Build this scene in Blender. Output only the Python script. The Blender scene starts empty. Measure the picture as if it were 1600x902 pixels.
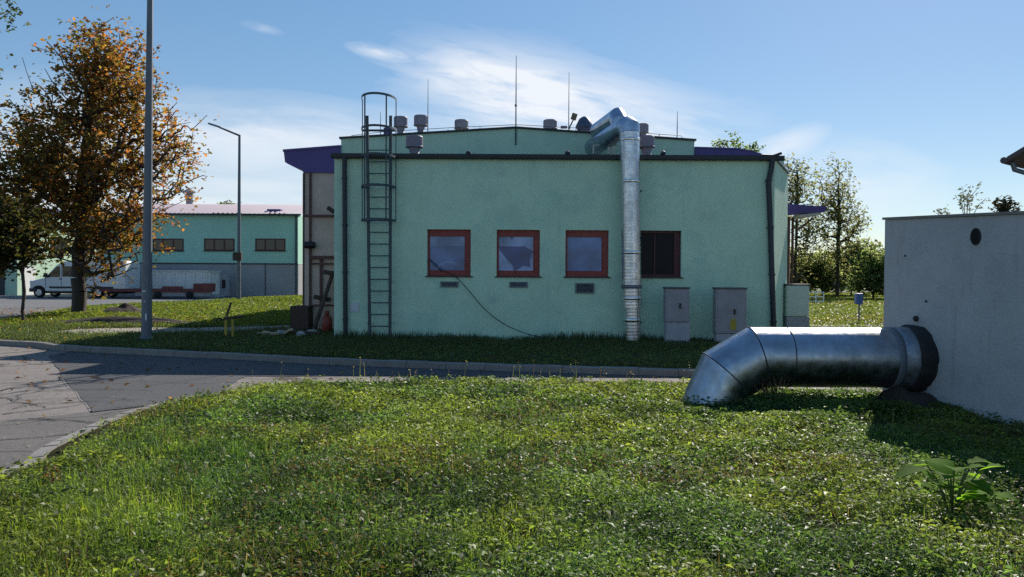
import bpy, bmesh, math, random
import numpy as np
from mathutils import Vector, Matrix
R = math.radians
random.seed(7)
rng = np.random.default_rng(11)
scene = bpy.context.scene
COL = scene.collection

# ------------------------------------------------------------------ camera
CAM_Z, FPX = 1.65, 1200.0            # focal length in pixels of the 1600 px wide photograph
th, rho = math.atan(21/1200), R(0.33)
F = Vector((0, math.cos(th), -math.sin(th)))
U0 = Vector((0, math.sin(th), math.cos(th))); R0 = Vector((1, 0, 0))
RT = R0*math.cos(rho) + U0*math.sin(rho)
UP = U0*math.cos(rho) - R0*math.sin(rho)
CAM = Vector((0, 0, CAM_Z))
cd = bpy.data.cameras.new('camera'); cam = bpy.data.objects.new('camera', cd); COL.objects.link(cam)
cd.sensor_width = 36; cd.lens = 36*FPX/1600; cd.clip_start = 0.05; cd.clip_end = 6000
cam.matrix_world = Matrix(((RT.x, UP.x, -F.x, CAM.x), (RT.y, UP.y, -F.y, CAM.y), (RT.z, UP.z, -F.z, CAM.z), (0, 0, 0, 1)))
scene.camera = cam

# ------------------------------------------------------------------ sun, sky, exposure
SUN = Vector((0.70, 1.30, 1.0)).normalized()
sl = bpy.data.lights.new('sun', 'SUN'); sl.energy = 4.15; sl.angle = R(0.5); sl.color = (1.0, 0.93, 0.82)
so = bpy.data.objects.new('sun', sl); COL.objects.link(so)
so.rotation_euler = SUN.to_track_quat('Z', 'Y').to_euler(); so.location = SUN*60
scene.view_settings.view_transform = 'Standard'; scene.view_settings.look = 'None'
scene.cycles.use_denoising = False; scene.view_settings.gamma = 1; scene.view_settings.use_curve_mapping = False
scene.view_settings.exposure = 0.68
SKY = 0.132

wd = bpy.data.worlds.new('World'); scene.world = wd; wd.use_nodes = True
nt = wd.node_tree; nt.nodes.clear()
def wn(t, **k):
    n = nt.nodes.new(t)
    for a, b in k.items(): setattr(n, a, b)
    return n
def wm(op, a, b=None, c=None, clamp=False):
    n = wn('ShaderNodeMath', operation=op); n.use_clamp = clamp
    for i, v in enumerate((a, b, c)):
        if v is None: continue
        if isinstance(v, (int, float)): n.inputs[i].default_value = v
        else: nt.links.new(v, n.inputs[i])
    return n.outputs[0]
sky = wn('ShaderNodeTexSky', sky_type='NISHITA'); sky.sun_disc = False
sky.sun_elevation = math.asin(SUN.z); sky.sun_rotation = math.atan2(SUN.x, SUN.y)
sky.altitude = 200; sky.air_density = 1.0; sky.dust_density = 0.12; sky.ozone_density = 1.8
tc = wn('ShaderNodeTexCoord'); sx = wn('ShaderNodeSeparateXYZ'); nt.links.new(tc.outputs['Generated'], sx.inputs[0])
X, Y, Z = sx.outputs
Yc = wm('MAXIMUM', Y, 0.05)
u = wm('DIVIDE', X, Yc); v = wm('DIVIDE', Z, Yc)
# thin cirrus: each bank is a soft patch of sky direction broken up by stretched noise
def bank(u0, v0, ang, ru, rv, sc, stretch, lo, hi, amp, seed):
    ca, sa = math.cos(ang), math.sin(ang)
    du, dv = wm('SUBTRACT', u, u0), wm('SUBTRACT', v, v0)
    a = wm('ADD', wm('MULTIPLY', du, ca), wm('MULTIPLY', dv, sa))
    b = wm('SUBTRACT', wm('MULTIPLY', dv, ca), wm('MULTIPLY', du, sa))
    cv = wn('ShaderNodeCombineXYZ')
    nt.links.new(wm('MULTIPLY', a, sc/stretch), cv.inputs[0]); nt.links.new(wm('MULTIPLY', b, sc), cv.inputs[1]); cv.inputs[2].default_value = seed
    ns = wn('ShaderNodeTexNoise'); ns.inputs['Scale'].default_value = 1; ns.inputs['Detail'].default_value = 7
    ns.inputs['Roughness'].default_value = 0.62; ns.inputs['Distortion'].default_value = 0.5
    nt.links.new(cv.outputs[0], ns.inputs['Vector'])
    e = wm('SQRT', wm('ADD', wm('POWER', wm('ABSOLUTE', wm('DIVIDE', a, ru)), 2.0), wm('POWER', wm('ABSOLUTE', wm('DIVIDE', b, rv)), 2.0)))
    e = wm('ADD', e, wm('MULTIPLY', wm('SUBTRACT', ns.outputs[0], 0.5), 1.1))
    fall = wm('SUBTRACT', 1.0, e, clamp=True)
    fall = wm('POWER', fall, 0.75)
    mr = wn('ShaderNodeMapRange'); mr.interpolation_type = 'SMOOTHSTEP'
    nt.links.new(ns.outputs[0], mr.inputs[0]); mr.inputs[1].default_value = lo; mr.inputs[2].default_value = hi
    w = wm('ADD', 0.22, wm('MULTIPLY', mr.outputs[0], 0.78))
    return wm('MULTIPLY', wm('MULTIPLY', fall, w), amp)
def uvp(px, py):
    d = F*FPX + RT*(px-800) + UP*(451-py); return d.x/d.y, d.z/d.y
banks = [
    (*uvp(860, 165), R(-14), 0.25, 0.085, 26, 6.0, 0.38, 0.60, 1.0, 3.1),
    (*uvp(775, 126), R(-9), 0.12, 0.045, 30, 6.0, 0.38, 0.60, 0.75, 8.3),
    (*uvp(990, 195), R(-4), 0.22, 0.07, 24, 5.5, 0.38, 0.62, 0.45, 5.3),
    (*uvp(400, 205), R(-3), 0.34, 0.055, 16, 6.0, 0.3, 0.65, 0.85, 1.7),
    (*uvp(330, 330), R(-1), 0.60, 0.12, 11, 5.0, 0.3, 0.65, 0.95, 6.7),
    (*uvp(590, 82), R(-12), 0.050, 0.011, 60, 4.0, 0.35, 0.65, 0.7, 2.2),
    (*uvp(410, 44), R(-14), 0.030, 0.007, 60, 4.0, 0.3, 0.6, 0.3, 4.2),
    (*uvp(1225, 228), R(22), 0.07, 0.022, 30, 4.0, 0.3, 0.6, 0.65, 9.2),
    (*uvp(1340, 280), R(-5), 0.14, 0.06, 18, 4.0, 0.3, 0.6, 0.55, 12.2),
    (*uvp(60, 190), R(0), 0.18, 0.07, 16, 5.0, 0.3, 0.65, 0.5, 14.7),
]
tot = None
for bk in banks:
    o = bank(*bk); tot = o if tot is None else wm('ADD', tot, o)
front = wn('ShaderNodeMapRange'); nt.links.new(Y, front.inputs[0]); front.inputs[1].default_value = 0.1; front.inputs[2].default_value = 0.3
tot = wm('MINIMUM', wm('MULTIPLY', tot, front.outputs[0]), 0.92)
mx = wn('ShaderNodeMix', data_type='RGBA'); nt.links.new(tot, mx.inputs[0])
gm_ = wn('ShaderNodeGamma'); gm_.inputs[1].default_value = 0.62; tin = wn('ShaderNodeMix', data_type='RGBA', blend_type='MULTIPLY'); tin.inputs[0].default_value = 1; tin.inputs[7].default_value = (0.95, 1.0, 1.08, 1)
nt.links.new(sky.outputs[0], tin.inputs[6]); nt.links.new(tin.outputs[2], gm_.inputs[0])
hs = wn('ShaderNodeHueSaturation'); hs.inputs['Saturation'].default_value = 1.42; nt.links.new(gm_.outputs[0], hs.inputs['Color'])
nt.links.new(hs.outputs[0], mx.inputs[6]); mx.inputs[7].default_value = (4.35, 4.5, 4.75, 1)
bg = wn('ShaderNodeBackground'); bg.inputs[1].default_value = SKY
nt.links.new(mx.outputs[2], bg.inputs[0])
wo = wn('ShaderNodeOutputWorld'); nt.links.new(bg.outputs[0], wo.inputs[0])

# ------------------------------------------------------------------ helpers
def ray(px, py): return F*FPX + RT*(px-800) + UP*(451-py)
def P(px, py, y):                                  # the point at depth y seen at a pixel of the photograph
    d = ray(px, py); return CAM + d*(y/d.y)
def G(px, py, z=0.0):                              # the ground point seen at that pixel
    d = ray(px, py); return CAM + d*((z-CAM_Z)/d.z)

def pbsdf(name):
    m = bpy.data.materials.new(name); m.use_nodes = True
    t = m.node_tree; b = t.nodes['Principled BSDF']; return m, t, b
def mat(name, col, rough=0.7, metal=0.0, var=0.15, scale=3.0, bump=0.0, bscale=40.0, spots=None, spec=None, detail=6, stretch=(1, 1, 1)):
    """colour varied by two noises; bump from a fine noise; spots = (colour, scale, threshold, amount) of stains"""
    m, t, b = pbsdf(name)
    N, L = t.nodes, t.links
    g = N.new('ShaderNodeNewGeometry'); mp = N.new('ShaderNodeMapping'); L.new(g.outputs['Position'], mp.inputs[0]); mp.inputs['Scale'].default_value = stretch
    n1 = N.new('ShaderNodeTexNoise'); n1.inputs['Scale'].default_value = scale; n1.inputs['Detail'].default_value = detail; n1.inputs['Roughness'].default_value = 0.65
    L.new(mp.outputs[0], n1.inputs['Vector'])
    rp = N.new('ShaderNodeValToRGB'); L.new(n1.outputs[0], rp.inputs[0])
    e = rp.color_ramp.elements; e[0].position = 0.3; e[1].position = 0.72
    e[0].color = tuple(c*(1-var) for c in col)+(1,); e[1].color = tuple(min(1, c*(1+var)) for c in col)+(1,)
    out = rp.outputs[0]
    for sp in (spots or []):
        sc, ss, thr, am = sp[:4]
        n2 = N.new('ShaderNodeTexNoise'); n2.inputs['Scale'].default_value = ss; n2.inputs['Detail'].default_value = 8; n2.inputs['Roughness'].default_value = 0.7
        if len(sp) > 4:
            m2 = N.new('ShaderNodeMapping'); L.new(g.outputs['Position'], m2.inputs[0]); m2.inputs['Scale'].default_value = sp[4]; L.new(m2.outputs[0], n2.inputs['Vector'])
        else: L.new(mp.outputs[0], n2.inputs['Vector'])
        mr = N.new('ShaderNodeMapRange'); L.new(n2.outputs[0], mr.inputs[0]); mr.inputs[1].default_value = thr; mr.inputs[2].default_value = thr+0.12; mr.inputs[4].default_value = am
        mi = N.new('ShaderNodeMix'); mi.data_type = 'RGBA'; L.new(mr.outputs[0], mi.inputs[0]); L.new(out, mi.inputs[6]); mi.inputs[7].default_value = tuple(sc)+(1,)
        out = mi.outputs[2]
    L.new(out, b.inputs['Base Color'])
    b.inputs['Roughness'].default_value = rough; b.inputs['Metallic'].default_value = metal
    if spec is not None: b.inputs['Specular IOR Level'].default_value = spec
    if bump:
        n3 = N.new('ShaderNodeTexNoise'); n3.inputs['Scale'].default_value = bscale; n3.inputs['Detail'].default_value = 5
        L.new(g.outputs['Position'], n3.inputs['Vector'])
        bp = N.new('ShaderNodeBump'); bp.inputs['Strength'].default_value = bump; bp.inputs['Distance'].default_value = 0.02
        L.new(n3.outputs[0], bp.inputs['Height']); L.new(bp.outputs[0], b.inputs['Normal'])
    return m
def leafmat(name, rough=0.45, trans=0.35, spec=0.5, tint=(1.25, 1.2, 0.5)):
    m, t, b = pbsdf(name); N, L = t.nodes, t.links
    a = N.new('ShaderNodeAttribute'); a.attribute_name = 'Col'
    L.new(a.outputs['Color'], b.inputs['Base Color']); b.inputs['Roughness'].default_value = rough; b.inputs['Specular IOR Level'].default_value = spec
    tr = N.new('ShaderNodeBsdfTranslucent'); mu = N.new('ShaderNodeMix'); mu.data_type = 'RGBA'; mu.blend_type = 'MULTIPLY'; mu.inputs[0].default_value = 1
    L.new(a.outputs['Color'], mu.inputs[6]); mu.inputs[7].default_value = tuple(c*1.6 for c in tint)+(1,)
    L.new(mu.outputs[2], tr.inputs[0])
    ms = N.new('ShaderNodeMixShader'); ms.inputs[0].default_value = trans
    L.new(b.outputs[0], ms.inputs[1]); L.new(tr.outputs[0], ms.inputs[2])
    L.new(ms.outputs[0], N['Material Output'].inputs[0]); return m

def tag(o, label=None, cat=None, group=None, kind=None):
    if label: o['label'] = label
    if cat: o['category'] = cat
    if group: o['group'] = group
    if kind: o['kind'] = kind
    return o
def thing(name, label, cat, loc=(0, 0, 0), group=None):
    o = bpy.data.objects.new(name, None); COL.objects.link(o); o.location = loc; o.empty_display_size = 0.2
    return tag(o, label, cat, group)

class MB:
    """collects shapes and links them as one mesh"""
    def __init__(s): s.v = []; s.f = []; s.sm = []
    def add(s, vs, fs, smooth=False):
        n = len(s.v); s.v += [tuple(p) for p in vs]
        for f in fs: s.f.append(tuple(n+i for i in f)); s.sm.append(smooth)
        return s
    def box(s, x0, x1, y0, y1, z0, z1):
        vs = [(x, y, z) for z in (z0, z1) for y in (y0, y1) for x in (x0, x1)]
        return s.add(vs, [(0, 2, 3, 1), (4, 5, 7, 6), (0, 1, 5, 4), (2, 6, 7, 3), (0, 4, 6, 2), (1, 3, 7, 5)])
    def obox(s, c, size, M=None):
        M = M or Matrix.Identity(3); c = Vector(c); h = [k/2 for k in size]
        vs = [c + M @ Vector((x*h[0], y*h[1], z*h[2])) for z in (-1, 1) for y in (-1, 1) for x in (-1, 1)]
        return s.add(vs, [(0, 2, 3, 1), (4, 5, 7, 6), (0, 1, 5, 4), (2, 6, 7, 3), (0, 4, 6, 2), (1, 3, 7, 5)])
    def beam(s, a, b, w, d, up=(0, 0, 1)):
        a, b = Vector(a), Vector(b); t = (b-a).normalized(); upv = Vector(up)
        if abs(t.dot(upv)) > .98: upv = Vector((0, 1, 0))
        x = t.cross(upv).normalized(); z = x.cross(t)
        M = Matrix((x, t, z)).transposed()
        return s.obox((a+b)/2, (w, (b-a).length, d), M)
    def prism(s, poly, y0, y1):                    # poly of (x, z) pushed along y
        n = len(poly); vs = [(x, y0, z) for x, z in poly]+[(x, y1, z) for x, z in poly]
        fs = [tuple(range(n)), tuple(range(2*n-1, n-1, -1))]+[(i, n+i, n+(i+1) % n, (i+1) % n) for i in range(n)]
        return s.add(vs, fs)
    def slab(s, poly, z0, z1):                     # poly of (x, y) pushed along z
        n = len(poly); vs = [(x, y, z0) for x, y in poly]+[(x, y, z1) for x, y in poly]
        fs = [tuple(range(n-1, -1, -1)), tuple(range(n, 2*n))]+[(i, (i+1) % n, n+(i+1) % n, n+i) for i in range(n)]
        return s.add(vs, fs)
    def tube(s, pts, r, n=12, caps=True, smooth=True):
        pts = [Vector(p) for p in pts]; m = len(pts); rs = r if isinstance(r, (list, tuple)) else [r]*m
        t0 = (pts[1]-pts[0]).normalized(); ref = Vector((0, 0, 1)) if abs(t0.z) < .9 else Vector((1, 0, 0))
        x = t0.cross(ref).normalized(); vs = []
        for i in range(m):
            ti = (pts[i]-pts[i-1]).normalized() if i else t0
            if i:
                x = (x - ti*x.dot(ti)).normalized()
            y = ti.cross(x)
            if 0 < i < m-1:
                b = (ti+(pts[i+1]-pts[i]).normalized()).normalized()
            else: b = ti
            tb = max(0.3, ti.dot(b))
            for k in range(n):
                a = 2*math.pi*k/n; w = (x*math.cos(a)+y*math.sin(a))*rs[i]
                vs.append(pts[i]+w-ti*(w.dot(b)/tb))
        fs = [(i*n+k, i*n+(k+1) % n, (i+1)*n+(k+1) % n, (i+1)*n+k) for i in range(m-1) for k in range(n)]
        s.add(vs, fs, smooth)
        if caps:
            s.add(vs[:n], [tuple(range(n-1, -1, -1))]); s.add(vs[-n:], [tuple(range(n))])
        return s
    def lathe(s, c, prof, n=20, smooth=False, axis='z'):
        c = Vector(c); vs = []; m = len(prof)
        for r, z in prof:
            for k in range(n):
                a = 2*math.pi*k/n
                q = Vector((r*math.cos(a), r*math.sin(a), z))
                if axis == 'x': q = Vector((z, r*math.cos(a), r*math.sin(a)))
                if axis == 'y': q = Vector((r*math.cos(a), z, r*math.sin(a)))
                vs.append(c+q)
        fs = [(i*n+k, i*n+(k+1) % n, (i+1)*n+(k+1) % n, (i+1)*n+k) for i in range(m-1) for k in range(n)]
        s.add(vs, fs, smooth)
        s.add(vs[:n], [tuple(range(n-1, -1, -1))]); s.add(vs[-n:], [tuple(range(n))]); return s
    def build(s, name, m, parent=None, bevel=0.0, recalc=True):
        me = bpy.data.meshes.new(name)
        off = Vector((0, 0, 0))
        q = parent
        while q is not None: off += q.location; q = q.parent
        me.from_pydata([(x-off.x, y-off.y, z-off.z) for x, y, z in s.v], [], s.f)
        me.polygons.foreach_set('use_smooth', s.sm)
        if recalc:
            bm = bmesh.new(); bm.from_mesh(me); bmesh.ops.recalc_face_normals(bm, faces=bm.faces); bm.to_mesh(me); bm.free()
        me.materials.append(m)
        o = bpy.data.objects.new(name, me); COL.objects.link(o)
        if parent is not None: o.parent = parent
        if bevel:
            b = o.modifiers.new('bevel', 'BEVEL'); b.width = bevel; b.segments = 2; b.limit_method = 'ANGLE'; b.angle_limit = R(40)
        return o
def copy_tree(o, parent=None, delta=(0, 0, 0)):
    c = o.copy(); COL.objects.link(c)
    if parent is not None: c.parent = parent
    else: c.location = o.location+Vector(delta)
    for ch in list(o.children): copy_tree(ch, c)
    return c
def mesh_np(name, verts, quads=None, tris=None, col=None, m=None, parent=None, smooth=False):
    me = bpy.data.meshes.new(name); V = np.asarray(verts, np.float32)
    off = Vector((0, 0, 0)); q = parent
    while q is not None: off += q.location; q = q.parent
    V = V-np.array(off, np.float32)
    loops = []; tot = []
    if quads is not None and len(quads): loops.append(np.asarray(quads, np.int32).ravel()); tot.append(np.full(len(quads), 4, np.int32))
    if tris is not None and len(tris): loops.append(np.asarray(tris, np.int32).ravel()); tot.append(np.full(len(tris), 3, np.int32))
    loops = np.concatenate(loops); tot = np.concatenate(tot); st = np.concatenate([[0], np.cumsum(tot)[:-1]]).astype(np.int32)
    me.vertices.add(len(V)); me.vertices.foreach_set('co', V.ravel())
    me.loops.add(len(loops)); me.loops.foreach_set('vertex_index', loops)
    me.polygons.add(len(tot)); me.polygons.foreach_set('loop_start', st); me.polygons.foreach_set('loop_total', tot)
    if smooth: me.polygons.foreach_set('use_smooth', np.ones(len(tot), bool))
    if col is not None:
        a = me.attributes.new('Col', 'FLOAT_COLOR', 'POINT'); c4 = np.ones((len(V), 4), np.float32); c4[:, :3] = col
        a.data.foreach_set('color', c4.ravel())
    me.update(calc_edges=True)
    if m: me.materials.append(m)
    o = bpy.data.objects.new(name, me); COL.objects.link(o)
    if parent is not None: o.parent = parent
    return o

def vnoise(x, y, seed=0):
    xi, yi = np.floor(x).astype(np.int64), np.floor(y).astype(np.int64); fx, fy = x-xi, y-yi
    def h(a, b):
        n = (a*374761393+b*668265263+seed*974634721) & 0xffffffff
        n = ((n ^ (n >> 13))*1274126177) & 0xffffffff
        return ((n ^ (n >> 16)) & 0xffff)/65535.0
    sx_, sy_ = fx*fx*(3-2*fx), fy*fy*(3-2*fy)
    return (h(xi, yi)*(1-sx_)+h(xi+1, yi)*sx_)*(1-sy_)+(h(xi, yi+1)*(1-sx_)+h(xi+1, yi+1)*sx_)*sy_
def fnoise(x, y, seed=0): return (vnoise(x, y, seed)+0.5*vnoise(x*2.1, y*2.1, seed+1)+0.25*vnoise(x*4.3, y*4.3, seed+2))/1.75
def inside(x, y, poly):
    r = np.zeros(len(x), bool); n = len(poly)
    for i in range(n):
        x0, y0 = poly[i]; x1, y1 = poly[(i+1) % n]
        if y0 == y1: continue
        c = ((y0 > y) != (y1 > y)) & (x < (x1-x0)*(y-y0)/(y1-y0)+x0); r ^= c
    return r
def edge_dist(x, y, poly):
    d = np.full(len(x), 1e9); n = len(poly)
    for i in range(n):
        a = np.array(poly[i]); b = np.array(poly[(i+1) % n]); ab = b-a
        t = np.clip(((x-a[0])*ab[0]+(y-a[1])*ab[1])/(ab@ab), 0, 1)
        d = np.minimum(d, np.hypot(x-a[0]-t*ab[0], y-a[1]-t*ab[1]))
    return d
def smooth_line(pts, n=8):
    out = []; p = [Vector(q) for q in pts]
    for i in range(len(p)-1):
        a = p[max(0, i-1)]; b = p[i]; c = p[i+1]; d = p[min(len(p)-1, i+2)]
        for k in range(n):
            t = k/n; out.append(0.5*((2*b)+(c-a)*t+(2*a-5*b+4*c-d)*t*t+(3*b-a-3*c+d)*t**3))
    out.append(p[-1]); return out

# leaves: n little folded quads; blades: n tapering bent strips
def leaves_geo(pos, size, up, r, fold=0.25, aspect=0.55):
    n = len(pos)
    yaw = r.uniform(0, 2*np.pi, n)
    d = np.stack([np.cos(yaw), np.sin(yaw), np.zeros(n)], 1)
    tl = r.normal(0, 1, (n, 3))*(1-up)[:, None] if np.ndim(up) else r.normal(0, 1, (n, 3))*(1-up)
    nrm = np.array([0, 0, 1.0])+tl; nrm /= np.linalg.norm(nrm, axis=1)[:, None]
    d -= nrm*(d*nrm).sum(1)[:, None]; d /= np.linalg.norm(d, axis=1)[:, None]+1e-9
    s = np.cross(nrm, d); L = size[:, None]
    v = np.stack([pos-d*L*.5, pos+s*L*aspect*.5+nrm*L*fold*.4, pos+d*L*.5-nrm*L*fold*.3, pos-s*L*aspect*.5+nrm*L*fold*.4], 1)
    q = np.arange(4*n).reshape(n, 4); return v.reshape(-1, 3), q
def blades_geo(pos, h, w, r, lean=0.5):
    n = len(pos); yaw = r.uniform(0, 2*np.pi, n); ln = np.abs(r.normal(0, lean, n))
    d = np.stack([np.cos(yaw), np.sin(yaw), np.zeros(n)], 1); s = np.stack([-np.sin(yaw), np.cos(yaw), np.zeros(n)], 1)
    tw = r.uniform(-.8, .8, n)[:, None]; s = s*np.cos(tw)+d*np.sin(tw)
    z = np.array([0, 0, 1.0]); H = h[:, None]; W = w[:, None]; l = ln[:, None]
    mid = pos+z*H*.55+d*H*.25*l; tip = pos+z*H*(1-.35*np.minimum(l, 1.6))+d*H*.9*l
    v = np.stack([pos-s*W*.5, pos+s*W*.5, mid+s*W*.42, mid-s*W*.42, tip], 1).reshape(-1, 3)
    b = np.arange(n)*5
    return v, np.stack([b, b+1, b+2, b+3], 1), np.stack([b+3, b+2, b+4], 1)
def merge(parts):
    V, Q, T, C = [], [], [], []; o = 0
    for v, q, t, c in parts:
        V.append(v); C.append(c)
        if q is not None: Q.append(q+o)
        if t is not None: T.append(t+o)
        o += len(v)
    return np.concatenate(V), (np.concatenate(Q) if Q else None), (np.concatenate(T) if T else None), np.concatenate(C)
def pick(pal, n, r, jit=0.18):
    pal = np.array(pal); c = pal[r.integers(0, len(pal), n)]*(1+r.normal(0, jit, (n, 1))); return np.clip(c, 0.003, 0.9)

# ------------------------------------------------------------------ materials
M = {}
M['stucco'] = mat('green_stucco', (0.51, 0.715, 0.545), 0.9, var=0.08, scale=1.1, bump=0.35, bscale=38,
                  spots=[((0.36, 0.58, 0.48), 0.7, 0.52, 0.6), ((0.46, 0.58, 0.52), 0.9, 0.56, 0.45), ((0.30, 0.44, 0.38), 2.0, 0.60, 0.40, (2.2, 2.2, 0.16)), ((0.52, 0.74, 0.60), 5, 0.56, 0.35), ((0.36, 0.54, 0.43), 11, 0.60, 0.25), ((0.28, 0.38, 0.34), 0.9, 0.62, 0.4)])
M['stucco_far'] = mat('green_stucco_far', (0.37, 0.62, 0.50), 0.9, var=0.08, scale=0.5, bump=0.2, bscale=20)
M['stucco_pale'] = mat('pale_green_render', (0.45, 0.62, 0.47), 0.9, var=0.06, scale=0.7)
M['gutter'] = mat('dark_gutter_metal', (0.022, 0.03, 0.04), 0.45, var=0.2, spec=0.4)
M['purple'] = mat('purple_sheet_metal', (0.085, 0.055, 0.22), 0.5, var=0.12, scale=2)
M['soffit'] = mat('soffit_board', (0.55, 0.54, 0.50), 0.8, var=0.1)
M['frame'] = mat('red_brown_frame', (0.27, 0.045, 0.035), 0.55, var=0.2, scale=8)
M['frame_dark'] = mat('dark_red_frame', (0.075, 0.018, 0.02), 0.6, var=0.2, scale=8)
M['pane_dark'] = mat('dark_pane', (0.008, 0.008, 0.011), 0.35, var=0.3, scale=3, spec=0.15)
M['reveal'] = mat('dark_slot', (0.03, 0.03, 0.035), 0.8, var=0.2)
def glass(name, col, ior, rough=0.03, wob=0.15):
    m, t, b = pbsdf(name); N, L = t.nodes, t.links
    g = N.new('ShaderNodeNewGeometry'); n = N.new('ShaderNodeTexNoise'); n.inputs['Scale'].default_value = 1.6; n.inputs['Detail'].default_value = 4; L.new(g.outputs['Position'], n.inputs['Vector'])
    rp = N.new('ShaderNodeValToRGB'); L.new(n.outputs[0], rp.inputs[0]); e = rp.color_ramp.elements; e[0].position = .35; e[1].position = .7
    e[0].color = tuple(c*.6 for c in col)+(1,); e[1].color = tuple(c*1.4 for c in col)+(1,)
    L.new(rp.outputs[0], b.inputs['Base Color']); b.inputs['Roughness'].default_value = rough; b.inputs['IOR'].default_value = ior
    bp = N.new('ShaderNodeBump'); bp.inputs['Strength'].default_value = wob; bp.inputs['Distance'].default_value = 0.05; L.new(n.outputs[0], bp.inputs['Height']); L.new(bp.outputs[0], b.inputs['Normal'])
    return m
M['pane'] = glass('glass_with_painted_sky', (0.12, 0.21, 0.45), 1.45, 0.12, 0.05)  # blue sky reflection is painted into the base colour
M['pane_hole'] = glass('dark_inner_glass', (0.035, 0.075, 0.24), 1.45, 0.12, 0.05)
M['film'] = glass('dusty_film', (0.30, 0.37, 0.56), 1.45, 0.3, 0.05)  # dusty pieces, their blue also carrying painted sky reflection
M['glass_far'] = glass('far_window_glass', (0.022, 0.018, 0.022), 1.5, 0.1)
M['steel'] = mat('painted_steel_ladder', (0.035, 0.055, 0.07), 0.5, var=0.25, scale=6)
def galv(name, col, rough, var=0.25, sc=5, dirt=0.4, rib=0.0, ribscale=55):
    m = mat(name, col, rough, metal=1.0, var=var, scale=sc, spots=[((0.10, 0.09, 0.085), 2.6, 0.60, dirt)])
    t = m.node_tree; N, L = t.nodes, t.links; b = N['Principled BSDF']
    g = N.new('ShaderNodeNewGeometry'); n = N.new('ShaderNodeTexNoise'); n.inputs['Scale'].default_value = 9; n.inputs['Detail'].default_value = 6; L.new(g.outputs['Position'], n.inputs['Vector'])
    mr = N.new('ShaderNodeMapRange'); L.new(n.outputs[0], mr.inputs[0]); mr.inputs[1].default_value = .3; mr.inputs[2].default_value = .75; mr.inputs[3].default_value = rough*.75; mr.inputs[4].default_value = rough*1.4
    L.new(mr.outputs[0], b.inputs['Roughness'])
    bp = N.new('ShaderNodeBump'); bp.inputs['Strength'].default_value = 0.25 if not rib else rib; bp.inputs['Distance'].default_value = 0.02
    if rib:
        w = N.new('ShaderNodeTexWave'); w.bands_direction = 'Z'; w.inputs['Scale'].default_value = ribscale/20; w.inputs['Distortion'].default_value = 0.6; w.inputs['Detail'].default_value = 2
        L.new(g.outputs['Position'], w.inputs['Vector']); L.new(w.outputs['Fac'], bp.inputs['Height'])
    else:
        n2 = N.new('ShaderNodeTexNoise'); n2.inputs['Scale'].default_value = 2.2; n2.inputs['Detail'].default_value = 5; L.new(g.outputs['Position'], n2.inputs['Vector']); L.new(n2.outputs[0], bp.inputs['Height'])
    L.new(bp.outputs[0], b.inputs['Normal']); return m
M['galv'] = galv('galvanised_sheet', (0.40, 0.425, 0.465), 0.34, var=.22, sc=7, dirt=0.45)
M['galv_cuff'] = galv('dull_galvanised_cuff', (0.30, 0.32, 0.35), 0.55, var=.3, sc=12, dirt=0.5)
M['galv_roof'] = galv('galvanised_roof_duct', (0.38, 0.43, 0.52), 0.33, dirt=0.15)
M['spiral'] = galv('spiral_duct_sheet', (0.62, 0.63, 0.66), 0.34, dirt=0.12)
M['band'] = mat('clamp_band_metal', (0.75, 0.75, 0.73), 0.3, metal=1.0, var=0.3, scale=14)
M['rubber'] = mat('black_rubber_seal', (0.016, 0.015, 0.016), 0.75, var=0.4, scale=8, bump=0.8, bscale=18)
M['concrete_shed'] = mat('weathered_concrete', (0.47, 0.46, 0.46), 0.92, var=0.13, scale=2.2, bump=0.5, bscale=24,
                         spots=[((0.33, 0.33, 0.345), 1.1, 0.50, 0.6), ((0.27, 0.22, 0.21), 2.0, 0.56, 0.45, (2.6, 2.6, 0.22)), ((0.28, 0.29, 0.32), 0.8, 0.55, 0.5), ((0.24, 0.27, 0.13), 1.6, 0.62, 0.4, (1.5, 1.5, .4)), ((0.60, 0.58, 0.57), 9, 0.62, 0.3)])
M['concrete'] = mat('grey_concrete', (0.33, 0.33, 0.335), 0.9, var=0.12, scale=0.8, spots=[((0.15, 0.15, 0.16), 0.6, 0.58, 0.5, (1, 1, .3))])
M['kerb'] = mat('kerb_concrete', (0.23, 0.213, 0.195), 0.9, var=0.2, scale=3, bump=0.3, bscale=50, spots=[((0.13, 0.13, 0.10), 2.0, 0.58, 0.5)])
M['cabinet'] = mat('grey_cabinet_plastic', (0.30, 0.285, 0.305), 0.6, var=0.14, scale=3, spots=[((0.40, 0.38, 0.40), 5, 0.66, 0.4)])
M['cabinet_base'] = mat('cabinet_plinth', (0.36, 0.37, 0.40), 0.75, var=0.1, scale=4)
M['cabinet_green'] = mat('pale_green_cabinet', (0.58, 0.68, 0.58), 0.6, var=0.06)
M['cabinet_cap'] = mat('cabinet_cap_grey', (0.10, 0.10, 0.11), 0.7)
M['vent'] = mat('roof_vent_paint', (0.24, 0.21, 0.26), 0.6, var=0.12, scale=5)
M['vent_blue'] = mat('dark_cowl_metal', (0.05, 0.07, 0.13), 0.4, var=0.2)
M['rod'] = mat('rod_steel', (0.16, 0.16, 0.17), 0.5, metal=0.6)
M['pole'] = mat('pole_grey_paint', (0.13, 0.145, 0.17), 0.5, var=0.12, scale=3)
M['white'] = mat('white_paint', (0.72, 0.73, 0.72), 0.5, var=0.06)
M['label'] = mat('pale_sticker', (0.62, 0.64, 0.66), 0.6)
M['van'] = mat('van_white_paint', (0.62, 0.64, 0.64), 0.35, var=0.05)
M['tyre'] = mat('tyre_rubber', (0.014, 0.014, 0.015), 0.85)
M['rim'] = mat('rim_silver', (0.5, 0.5, 0.5), 0.4, metal=0.7)
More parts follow.
